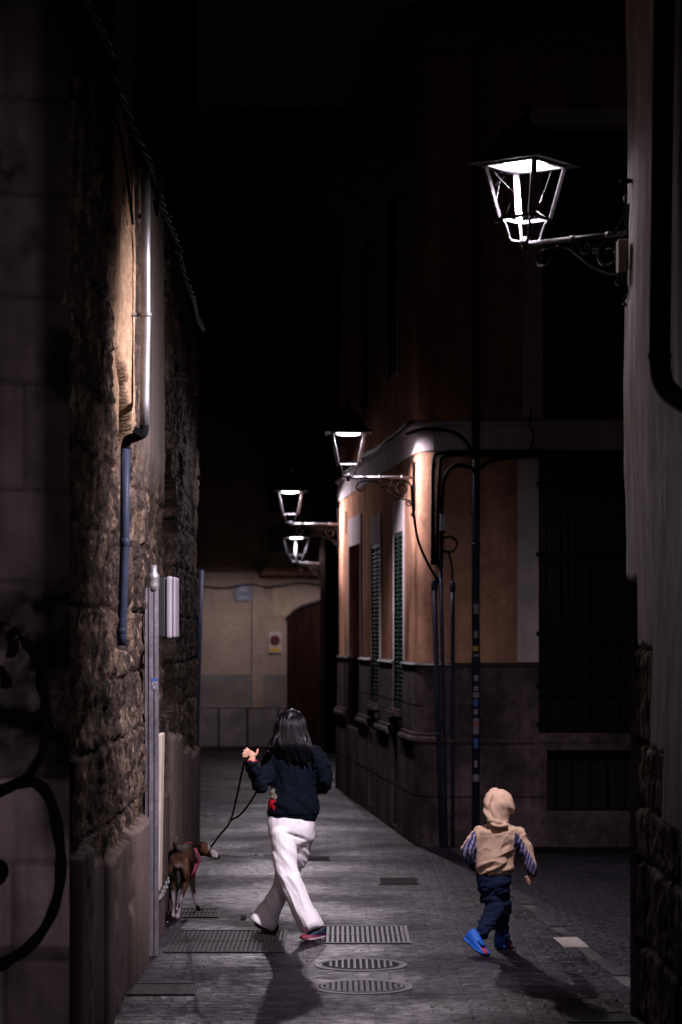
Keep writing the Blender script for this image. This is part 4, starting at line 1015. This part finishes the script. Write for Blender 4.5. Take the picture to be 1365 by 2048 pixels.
tag(woman,'long-haired woman walking a dog, in dark blue sweatshirt and wide white trousers, left hand raised','person')
def drape(u, w_, ang, L_, S_, amp, seed):
    """cloth folds running along angle ang (photo degrees): length L_, spacing S_"""
    c_, s_ = math.cos(math.radians(ang)), math.sin(math.radians(ang))
    a_ = (u*c_ + w_*s_)/L_; b_ = (-u*s_ + w_*c_)/S_
    n_ = fbm(a_, b_, a_*0+seed, 2, seed)
    return amp*(1-np.abs(n_)*5).clip(-1,1)
def fold(v, nr, a, fx, fy, fz, seed): return a*fbm(v[:,0]*fx, v[:,1]*fy, v[:,2]*fz, 3, seed)
# sweatshirt
sw_l = [lf([(585,1488,20,.07),(586,1495,33,.085),(588,1504,42,.10),(589,1520,46,.115),(589,1550,46,.125),(590,1580,47,.13),(590,1600,50,.14),(588,1616,52.5,.145),(584,1628,51,.14),(583,1636,49.5,.132)],YWm),
        lf([(622,1508,19,.075),(640,1530,20,.08),(648,1555,18.5,.078),(646,1571,15,.07,16.92),(636,1575,14,.06,17.05),(622,1562,12,.05,17.16)],YWm),
        lf([(552,1510,20,.08),(540,1532,20,.075),(529,1556,18,.07,16.8),(519,1570,15.5,.06,16.75),(511,1553,15.5,.052,16.69),(505,1535,14.5,.045,16.65),(503,1525,12.5,.04,16.63)],YWm)]
def swcol(v, nr):
    u, w_ = px(v); c = np.empty((len(v),3)); c[:] = (.0016,.0036,.009)
    c *= (1+.5*fbm(v[:,0]*60,v[:,1]*60,v[:,2]*60,2,8))[:,None]
    fr = nr[:,1] < .35
    grey = inpoly(u,w_,[(536,1574),(546,1573),(551,1578),(549,1586),(556,1592),(553,1600),(545,1597),(534,1593),(537,1585)]) & fr
    red = inpoly(u,w_,[(526,1596),(534,1593),(545,1597),(553,1602),(546,1608),(551,1613),(549,1619),(541,1613),(536,1616),(538,1620),(530,1616),(527,1606)]) & fr
    c[grey] = (.19,.18,.15); c[red] = (.65,.02,.045)
    cuff = (w_ < 1522.5) & (u < 525) & (v[:,2] > 1.0); c[cuff] = (.35,.02,.03)
    return c
def swdisp(v, nr):
    d = fold(v,nr,.020,5,5,7,4)
    u, w_ = px(v)
    # diagonal drags towards the lower right, bunching above the hem
    t = (u-540)*.8 + (w_-1560)*1.0
    back = np.exp(-((u-592)/40)**2)*np.clip((w_-1555)/50,0,1)*np.clip((1630-w_)/14,0,1)
    d += drape(u,w_,24,60,17,.011,3)*back + drape(u,w_,80,50,16,.005,8)*(w_<1590)
    arm = (u < 548) | (u > 628)
    d += drape(u,w_,-25,22,11,.006,5)*arm*(w_<1600)
    hem = (w_ > 1629) & (u>525); d -= .006*hem
    return d
organic('sweatshirt', M['cloth'], woman, sw_l, voxel=.008, smooth=3, disp=swdisp, colour=swcol)
# trousers
tr_l = [lf([(583,1628,46,.12),(582,1642,48,.13),(582,1656,47.5,.135),(583,1668,46,.13),(584,1676,44,.12)],YWm),
        lf([(565,1668,26,.125,16.82),(568,1692,26,.115,16.80),(572,1722,24.5,.105,16.78),(579,1750,25,.10,16.76),(590,1782,26,.105,16.74),(607,1820,24,.11,16.71),(622,1848,24,.125,16.68),(626,1856,24,.13,16.67)],YWm),
        lf([(606,1666,25,.12,16.88),(601,1690,22.5,.11,16.92),(589,1722,22,.10,16.96),(570,1758,22,.095,17.0),(554,1795,20,.10,17.03),(537,1826,24,.09,17.05),(528,1845,27,.095,17.05)],YWm)]
def trcol(v, nr):
    c = np.empty((len(v),3)); c[:] = (.90,.85,.90); return c
def trdisp(v, nr):
    u, w_ = px(v); d = fold(v,nr,.014,4,4,2.2,14)
    # crease under the seat and drag lines behind the knee
    d -= .020*np.exp(-((w_-(1672+(u-590)*.35))/3.0)**2)*np.exp(-((u-590)/16)**2)*(nr[:,1]<.3)
    d -= .005*np.exp(-((u-598)/3.0)**2)*np.clip((1680-w_)/20,0,1)*(w_>1645)*(nr[:,1]<0)
    t = (u-545) - (w_-1700)*.42
    d += drape(u,w_,52,70,15,.008,4)*np.exp(-((w_-1735)/50)**2)+drape(u,w_,70,90,15,.006,7)*(w_>1750)
    return d
def hem_cut(o, planes):
    me = o.data
    import bmesh
    bm = bmesh.new(); bm.from_mesh(me)
    for co_, no_, xr in planes:
        geom = [f for f in bm.faces if xr[0] <= f.calc_center_median().x <= xr[1]]
        es = {e for f in geom for e in f.edges}; vs_ = {v_ for f in geom for v_ in f.verts}
        bmesh.ops.bisect_plane(bm, geom=list(geom)+list(es)+list(vs_), plane_co=co_, plane_no=no_, clear_outer=True)
    bm.to_mesh(me); bm.free(); me.update()
tr = organic('trousers', M['cloth'], woman, tr_l, voxel=.008, smooth=3, disp=trdisp, colour=trcol)
a=P(604,1864,16.67); b=P(650,1849,16.67); nn=Vector((b.z-a.z,0,-(b.x-a.x))).normalized()
nn = nn if nn.z < 0 else -nn
a2=P(502,1836,17.05); b2=P(550,1864,17.05); n2=Vector((b2.z-a2.z,0,-(b2.x-a2.x))).normalized(); n2 = n2 if n2.z<0 else -n2
xm = P(574,1800,16.85).x
hem_cut(tr, [(a,nn,(xm,9)),(a2,n2,(-9,xm))])
sd_ = tr.modifiers.new('t','SOLIDIFY'); sd_.thickness=.006; sd_.offset=-1
# shoes
def shoe(name, parent, heel, ball, toe, wdt, h, colfn, up=(0,0,1), voxel=.005):
    heel=Vector(heel); ball=Vector(ball); toe=Vector(toe); up=Vector(up)
    l=[([heel+up*h*.75, heel.lerp(ball,.45)+up*h*.62, ball+up*h*.42, toe+up*h*.30],[(wdt*.42,h*.72),(wdt*.44,h*.6),(wdt*.5,h*.40),(wdt*.36,h*.26)],dict(n=16,ref=tuple(up))),
       ([heel+up*.012, heel.lerp(ball,.5)+up*.010, ball+up*.010, toe+up*.012],[(wdt*.45,.013),(wdt*.42,.012),(wdt*.53,.012),(wdt*.38,.011)],dict(n=16,ref=tuple(up)))]
    return organic(name, M['shoe'], parent, l, voxel=voxel, smooth=2, colour=colfn)
def wsh1(v,nr):
    u,w_=px(v); c=np.empty((len(v),3)); c[:]=(.30,.035,.10)
    c[(w_ > 1879.5-(u-600)*.15)] = (.55,.45,.48); c[(u<618)&(w_<1879)]=(.22,.03,.05)
    c[(w_<1871-(u-620)*.02)&(u>617)]=(.008,.014,.04); return c
h1=P(645,1876,16.66); t1=P(604,1880,16.58); b1=P(617,1881,16.60)
shoe('shoe', woman, h1, b1, t1, .088, .062, wsh1)
def wsh2(v,nr):
    c=np.empty((len(v),3)); c[:]=(.10,.012,.028); u,w_=px(v); c[(w_>1862)&(u<530)&(nr[:,2]<-.2)]=(.4,.35,.38); return c
h2=P(546,1867,17.04); t2=P(513,1852,17.12); b2_=P(522,1858,17.10)
shoe('shoe', woman, h2, b2_, t2, .09, .060, wsh2, up=Vector((.35,0,.93)))
# hair
HR=[(583,1423,9,.045,16.86),(583,1426,17,.072,16.86),(583,1433,25,.095,16.85),(582,1445,30,.112,16.84),(582,1460,33,.118,16.83),(584,1477,36,.115,16.81),(588,1493,37,.092,16.775),(596,1508,31,.062,16.757),(601,1521,24,.038,16.745)]
hr = [lf(HR,16.85), lf([(556,1470,9,.06,16.78),(549,1484,9,.05,16.745),(541,1497,7,.035,16.72)],16.8)]
hair = organic('hair', M['hair'], woman, [([p for p in l_[0]], [(a_*.94,b_*.94) for a_,b_ in l_[1]], l_[2]) for l_ in hr], voxel=.006, smooth=2, disp=lambda v,nr: .013*fbm(v[:,0]*70,v[:,1]*40,v[:,2]*1.6,2,2))
m = MB(); R_=random.Random(21)
rows_=HR[:-1]+[(602,1527,30,.050,16.750)]
NS=620
for k in range(NS):
    fr_=(k+R_.random())/NS
    an = math.pi*.90 + math.pi*1.2*fr_
    lock = math.sin(fr_*47)+.6*math.sin(fr_*83+1)+.5*math.sin(fr_*21+2)      # strands gather in locks
    L_ = .93+.045*lock+R_.uniform(-.03,.02); s_=1.0+.022*lock+R_.uniform(-.02,.035); ph=R_.uniform(0,6); wob=R_.uniform(.0,.05); pts=[]
    n=len(rows_); tt=min(1,L_)*(n-1)
    for i in range(0,n):
        if i > tt+.6: break
        u,v_,ru,rd,yy = rows_[i]
        if i > tt:
            f_=max(.05,tt-(i-1)); q0=rows_[i-1]; u,v_,ru,rd,yy=[q0[z_]+(rows_[i][z_]-q0[z_])*f_ for z_ in range(5)]
        a_=an+wob*math.sin(ph+i*.9)+.03*lock*(i/n)
        pts.append(P(u,v_,yy)+Vector((ru*yy/F*s_*math.cos(a_), rd*s_*math.sin(a_), 0)))
    pts=smoothline(pts,3); q_=len(pts); rr0=R_.uniform(.0018,.0036); m.tube(pts,[rr0*(1-.8*(j/q_)**3)*min(1,.15+j/4) for j in range(q_)],5,cap=False)
m.build('hair_strands', M['hair'], woman, smooth=True)

# ------------------------------------------------------------------ leash
ls = empty('leash', P(455,1620,17.2), label='black dog leash hanging from the woman\'s raised hand down to the dog\'s head', cat='leash')
m = MB(); dogc = P(424,1692,18.42)
m.tube(smoothline([P(499,1512,16.60),P(488,1530,16.62),P(478,1575,16.9),P(462,1640,17.3),P(440,1670,17.9),dogc],6),.0072,8)
m.tube(smoothline([P(462,1640,17.3),P(480,1630,17.2),P(500,1606,17.0),P(514,1583,16.86),P(524,1570,16.84)],6),.0072,8)
m.build('strap', M['cable'], ls, smooth=True)
m = MB(); c=P(461,1641,17.29); m.tube([c+Vector((.014*math.cos(t*.5236),0,.014*math.sin(t*.5236))) for t in range(13)],.004,6,cap=False); m.build('ring', M['chrome'], ls, smooth=True); reparent(ls)

# ------------------------------------------------------------------ the dog
Zr=dict(n=20,ref=(0,0,1))
dl = [([P(354,1718,17.92),P(356,1716,18.05),P(362,1713,18.2),P(370,1716,18.36),P(379,1722,18.5),P(387,1720,18.58)],[(.060,.080),(.072,.095),(.064,.080),(.072,.108),(.068,.120),(.045,.075)],Zr),
      ([P(381,1712,18.52),P(389,1705,18.54),P(396,1699,18.52)],[(.05,.062),(.045,.05),(.045,.045)],Zr),
      ([P(395,1697,18.52),P(404,1697,18.50),P(413,1700,18.47),P(423,1706,18.44),P(433,1711.5,18.42),P(438,1713.5,18.41)],[(.043,.048),(.056,.058),(.046,.050),(.032,.036),(.026,.028),(.018,.018)],Zr),
      # hind legs
      lf([(344,1722,9,.075,17.97),(342,1740,10.5,.075,17.98),(343,1760,8.5,.055,18.04),(345,1778,5.5,.032,17.98),(347,1796,4.0,.022,17.89),(347,1815,3.4,.018,17.90),(347,1829,3.6,.020,17.90),(348,1834,5,.034,17.88)],17.9),
      lf([(368,1722,9,.075,17.97),(370,1742,10,.070,17.98),(371,1762,8.5,.052,18.03),(367,1782,5.5,.032,17.95),(361,1800,4.2,.024,17.85),(359,1818,3.6,.019,17.87),(356,1832,3.8,.02,17.87),(356,1836,5.2,.034,17.85)],17.9),
      # front legs
      lf([(384,1728,10,.055,18.50),(384,1750,8,.042,18.48),(386,1772,5.2,.026,18.45),(390,1793,4.2,.020,18.44),(395,1812,3.6,.018,18.43),(400,1821,4.6,.024,18.40),(404,1823.5,4.4,.028,18.38)],18.4),
      lf([(371,1732,9,.05,18.44),(368,1755,6,.034,18.46),(362,1778,4.4,.022,18.46),(357,1800,3.8,.018,18.46),(356,1816,3.6,.018,18.44),(357,1821,4.6,.028,18.41)],18.4),
      # tail
      lf([(355,1702,5.5,0,17.93),(351,1694,4.8,0,17.86),(350,1685,4.2,0,17.82),(353,1676,3.4,0,17.82),(354,1672,2,0,17.82)],17.9),
      # ears folded back
      ([P(396,1688,18.47),P(390,1689,18.46),P(384,1692,18.45)],[(.022,.010),(.022,.009),(.008,.005)],dict(n=10)),
      ([P(399,1689,18.60),P(393,1688,18.62),P(387,1690,18.62)],[(.020,.010),(.020,.009),(.008,.005)],dict(n=10))]
def dogcol(v, nr):
    u,w_=px(v); y_=v[:,1]; c=np.empty((len(v),3)); nz=fbm(v[:,0]*14,v[:,1]*14,v[:,2]*14,3,5)
    brown=np.array([.050,.021,.011]); dk=np.array([.008,.005,.004]); tan=np.array([.11,.056,.026]); wh=np.array([.33,.28,.31])
    k=np.clip(.40+nz*2.4+1.2*fbm(v[:,0]*50,v[:,1]*18,v[:,2]*22,2,7),0,1)[:,None]; c[:]=dk*(1-k)+brown*k
    fl=np.exp(-((u-374)/7)**2-((w_-1738)/38)**2)[:,None]; c=c*(1-fl*.8)+tan*fl*.8
    fl=np.exp(-((u-345)/5)**2-((w_-1712)/12)**2)[:,None]; c=c*(1-fl*.6)+brown*1.6*fl*.6
    pale=np.exp(-((u-358)/10)**2-((w_-1732)/6)**2)[:,None]*(nr[:,1]<-.2)[:,None]; c=c*(1-pale*.55)+np.array([.30,.20,.19])*pale*.55
    low=(w_>1790)&(v[:,2]<.22); s_=np.clip((w_-1778+nz*14)/12,0,1)[:,None]*((u>380)|(u<366))[:,None]; c=c*(1-s_*.8)+wh*s_*.55
    c[(u>352)&(u<364)&(w_>1815+nz*4)]=wh*.95
    paws=(u>392)&(w_>1812); c[paws]=dk
    neck=inpoly(u,w_,[(385,1699),(390,1701),(397,1706),(400,1717),(394,1717),(388,1709)])&(y_>18.44)&(nr[:,1]<0); c[neck]=wh*1.1
    muz=inpoly(u,w_,[(417,1688),(422,1696),(432,1702),(440,1710),(438,1716),(426,1719),(424,1708),(418,1700)])&(y_>18.3); c[muz]=wh*1.05
    nose=(u>436.5)&(w_>1708)&(y_>18.3); c[nose]=(.006,.006,.006)
    lip=inpoly(u,w_,[(424,1716),(436,1716),(440,1720),(424,1722)]); c[lip]=(.02,.015,.02)
    hd=inpoly(u,w_,[(404,1688),(414,1686),(418,1692),(420,1706),(408,1712),(402,1704)])&(y_>18.3)&~muz; c[hd]=brown*(1.5+nz[hd][:,None])
    e=(u<402)&(w_<1696)&(y_>18.3)&(u>380); c[e]=dk*.8
    tl=(w_<1700)&(u<358); c[tl]=np.array([.06,.04,.03])
    return np.clip(c,0,1)
dog = organic('dog', M['fur'], None, dl, voxel=.006, smooth=4, colour=dogcol, disp=lambda v,nr: .004*fbm(v[:,0]*20,v[:,1]*20,v[:,2]*20,3,2))
tag(dog,'slim brown dog with white muzzle and feet, seen from behind, head turned right','dog')
m = MB(); m.lathe([(.001,-.007),(.006,-.004),(.0075,0),(.006,.004),(.001,.007)],P(418,1703,18.435),10); m.build('eye',M['eye'],dog,smooth=True)
# harness
hn = empty('dog_harness', P(385,1715,18.45), label='pink webbing harness on the brown dog', cat='harness')
def girth(c, a, b, ra, rb, tilt, wd):
    m=MB(); n=28; c=Vector(c); a=Vector(a).normalized(); b=Vector(b).normalized(); t=a.cross(b).normalized(); vs=[]
    for i in range(n):
        an=2*math.pi*i/n
        for (o_,r_) in ((-wd/2,1),(wd/2,1),(wd/2,1.05),(-wd/2,1.05)): vs.append(c+t*o_+(a*ra*math.cos(an)+b*rb*math.sin(an))*r_)
    fs=[(i*4+k,i*4+(k+1)%4,((i+1)%n)*4+(k+1)%4,((i+1)%n)*4+k) for i in range(n) for k in range(4)]; m.add(vs,fs); m.build('strap',M['pink'],hn)
ax=(P(379,1722,18.5)-P(370,1716,18.36)).normalized(); la=ax.cross(Vector((0,0,1))).normalized(); vu=la.cross(ax)
girth(P(377,1720,18.46), la, vu, .080,.130,0,.022)
ax2=(Vector((.35,.6,.35))).normalized(); la2=ax2.cross(Vector((0,0,1))).normalized(); vu2=la2.cross(ax2)
girth(P(383,1713,18.50), la2, vu2, .072,.088,0,.024)
m=MB(); m.tube(smoothline([P(392,1728,18.40),P(390,1738,18.36),P(386,1746,18.36),P(383,1753,18.38)],4),.009,6); m.build('chest_strap',M['pink'],hn); reparent(hn)

# ------------------------------------------------------------------ the child
YC=16.1
hk = lambda u,v,dy=0: P(u,v,YC+dy)
cbp = [lf([(998,1601,18,.06),(999,1610,24,.08),(1000,1622,25,.085),(1000,1634,17,.06)],YC),
      lf([(999,1634,11,.04),(999,1652,12,.045)],YC),
      lf([(998,1656,26,.06),(994,1690,28,.07),(990,1730,29,.08),(988,1765,30,.085)],YC),
      lf([(962,1664,9,0),(944,1690,8,0),(936,1712,7,0),(942,1728,6,0,16.22),(952,1736,5.5,0,16.30)],YC),
      lf([(1036,1664,9,0),(1050,1695,8,0),(1060,1722,7,0),(1065,1745,6,0),(1062,1753,6.5,.014)],YC),
      lf([(980,1770,16,0),(988,1815,12,0),(974,1845,9,0,15.98),(955,1874,8,0,15.93)],YC),
      lf([(1000,1770,16,0),(1002,1820,12,0,16.18),(1005,1850,9,0,16.22),(1006,1880,8,0,16.25)],YC),
      finger(hk(1059,1753),hk(1053,1763),.0062,(0,-.004,0)),finger(hk(1061,1754),hk(1056,1768),.0065,(0,-.004,0)),finger(hk(1063,1754),hk(1059,1769),.0065),finger(hk(1065,1754),hk(1062,1767),.006),finger(hk(1058,1749),hk(1050,1756),.0065),
      finger(P(952,1736,16.30),P(958,1733,16.34),.006),finger(P(952,1738,16.30),P(959,1737,16.34),.006),finger(P(952,1740,16.30),P(958,1741,16.34),.006),finger(P(951,1741,16.30),P(956,1744,16.33),.006),finger(P(951,1734,16.30),P(954,1729,16.32),.006),
      ([P(1001,1618,16.19),P(1001,1621,16.21)],[.010,.008],dict(n=8))]
child = organic('person', M['skin'], None, cbp, voxel=.0045, smooth=3)
tag(child,'small child in a peach hooded sweatshirt, dark blue trousers and bright blue shoes, walking away','person')
ho = [lf([(998,1647,22,.075),(998,1655,37,.095),(998,1664,44,.11),(995,1682,42,.115),(991,1705,40,.118),(989,1725,39,.122),(989,1738,39,.118),(989,1744,37,.11)],YC),
      lf([(988,1585,12,.05,16.10),(992,1592,23,.09,16.10),(997,1605,29.5,.108,16.10),(998,1620,30,.11,16.09),(998,1634,25.5,.10,16.08),(999,1645,23,.09,16.08),(999,1652,24,.08,16.08)],YC),
      lf([(981,1592,9,.05,16.06),(976,1605,8,.05,16.04),(974,1622,6,.04,16.03),(982,1640,7,.03,16.0),(998,1650,8,.025,15.99),(1014,1648,6,.025,16.0)],YC),
            lf([(962,1664,15,.055),(948,1682,14.5,.055),(938,1700,14,.055),(937,1716,12.5,.05,16.13),(943,1728,10,.045,16.2),(950,1735,8,.04,16.27)],YC),
      lf([(1034,1664,15,.055),(1046,1683,14.5,.055),(1054,1703,13.5,.052),(1060,1722,12.5,.048),(1064,1738,11.5,.044),(1064,1746,10,.04)],YC)]
def hocol(v,nr):
    u,w_=px(v); c=np.empty((len(v),3)); c[:]=(.60,.405,.295); c*= (1+.12*fbm(v[:,0]*9,v[:,1]*9,v[:,2]*9,3,4))[:,None]
    lft=inpoly(u,w_,[(949,1660),(954,1668),(953,1682),(954,1700),(952,1745),(920,1745),(922,1712),(928,1694),(938,1676)])
    rgt=inpoly(u,w_,[(1031,1664),(1046,1680),(1057,1702),(1068,1720),(1076,1738),(1072,1752),(1052,1752),(1044,1740),(1034,1716),(1028,1692)])
    st=np.sin((u*.9+w_*.25)*.95 + 7*fbm(v[:,0]*16,v[:,1]*5,v[:,2]*7,3,9))
    pat=np.where((st>.1)[:,None], np.array([[.30,.25,.40]]), np.array([[.035,.045,.12]]))
    lo=np.clip((w_-1722)/14,0,1)[:,None]; pat=pat*(1-lo*.6)
    k=(lft|rgt); c[k]=pat[k]
    return c
def hodisp(v,nr):
    u,w_=px(v); d=fold(v,nr,.012,6,6,7,33)
    # diagonal folds across the lower back, rising to the right
    s_=(w_-1712)+(u-990)*.42; back=(nr[:,1]<.3)*np.exp(-((s_-14)/22)**2)*np.clip((u-950)/20,0,1)*np.clip((1030-u)/12,0,1)
    d+=drape(u,w_,-24,60,15,.017,6)*back+drape(u,w_,-60,30,14,.004,4)*(w_>1655)*(w_<1700)
    seam=np.exp(-((u-1001-(w_-1620)*.05)/1.1)**2)*(w_<1640)*(nr[:,1]<0)*.003; d-=seam
    sh=np.exp(-((w_-1667-np.abs(u-996)*.12)/1.2)**2)*(np.abs(u-996)<38)*.0025; d-=sh
    nk=np.exp(-((w_-1649-(np.abs(u-999)*-.12))/2.0)**2)*(np.abs(u-999)<28); d-=.009*nk
    hd=(w_<1646)&(w_>1590); t=(u-985)*.9+(w_-1620)*.55
    d+=drape(u,w_,58,60,13,.012,12)*hd*np.clip((w_-1596)/25,0,1)
    arm=(u<950)|(u>1034); d+=drape(u,w_,62,30,10,.005,3)*arm
    d-=.006*(w_>1742)*(u>950)*(u<1030)
    return d
organic('hooded_sweatshirt', M['cloth'], child, ho, voxel=.0062, smooth=3, disp=hodisp, colour=hocol)
ct = [lf([(988,1742,33,.095),(988,1752,35,.105),(988,1766,35,.105),(988,1776,34,.10)],YC),
      lf([(976,1772,20,.09),(985,1795,20.5,.085),(990,1815,20,.08,16.06),(981,1835,18,.072,16.02),(971,1852,16.5,.062,15.98),(962,1864,14.5,.055,15.95)],YC),
      lf([(1003,1772,19,.09,16.12),(1004,1798,18,.085,16.14),(1003,1822,16.5,.078,16.17),(1003,1845,15.5,.07,16.2),(1005,1862,15,.065,16.22),(1005,1874,15,.06,16.22)],YC)]
def ctcol(v,nr):
    c=np.empty((len(v),3)); c[:]=(.010,.018,.050); c*=(1+.4*fbm(v[:,0]*12,v[:,1]*12,v[:,2]*12,3,6))[:,None]; return c
def ctdisp(v,nr):
    u,w_=px(v); d=fold(v,nr,.016,7,7,9,52)
    d+=drape(u,w_,-14,34,11,.008,5)*np.clip((w_-1752)/20,0,1)+drape(u,w_,60,40,14,.004,9)
    return d
organic('trousers', M['cloth'], child, ct, voxel=.0065, smooth=2, disp=ctdisp, colour=ctcol)
m=MB(); m.tube(smoothline([P(963,1790,16.0),P(961,1800,16.0),P(963,1808,16.0)],3),.004,5); m.build('drawcord',M['cable'],child); m=MB(); m.tube(smoothline([P(1013,1812,16.06),P(1014,1820,16.05),P(1015,1826,16.05)],3),.004,5); m.build('drawcord',M['cable'],child)
def csh1(v,nr):
    u,w_=px(v); c=np.empty((len(v),3)); c[:]=(.012,.13,.60)
    red=inpoly(u,w_,[(962,1895),(968,1893),(977,1905),(976,1914),(970,1908)]); c[red]=(.40,.012,.012)
    sole=((w_-1872)-(u-925)*.80 > 17); c[sole]=(.01,.02,.10); return c
up1=Vector((.62,-.15,.77)).normalized()
shoe('shoe', child, P(931,1883,15.93), P(958,1906,15.84), P(971,1912.5,15.80), .085, .075, csh1, up=up1, voxel=.0045)
m=MB(); m.bar(P(958,1882,15.84),P(968,1892,15.80),.012,.035,(0,-1,0)); m.bar(P(962,1888,15.82),P(970,1891,15.80),.010,.03,(0,-1,0)); o=m.build('shoe_strap',mat('blue_strap',(.012,.10,.50),.6),child,bevel=.003)
def csh2(v,nr):
    u,w_=px(v); c=np.empty((len(v),3)); c[:]=(.010,.07,.42); c[(u>1016)&(w_>1884)]=(.35,.012,.012); c[(w_>1896)]=(.01,.015,.06); return c
shoe('shoe', child, P(999,1897,16.17), P(1010,1894,16.27), P(1017,1891,16.33), .090, .080, csh2, voxel=.0045)
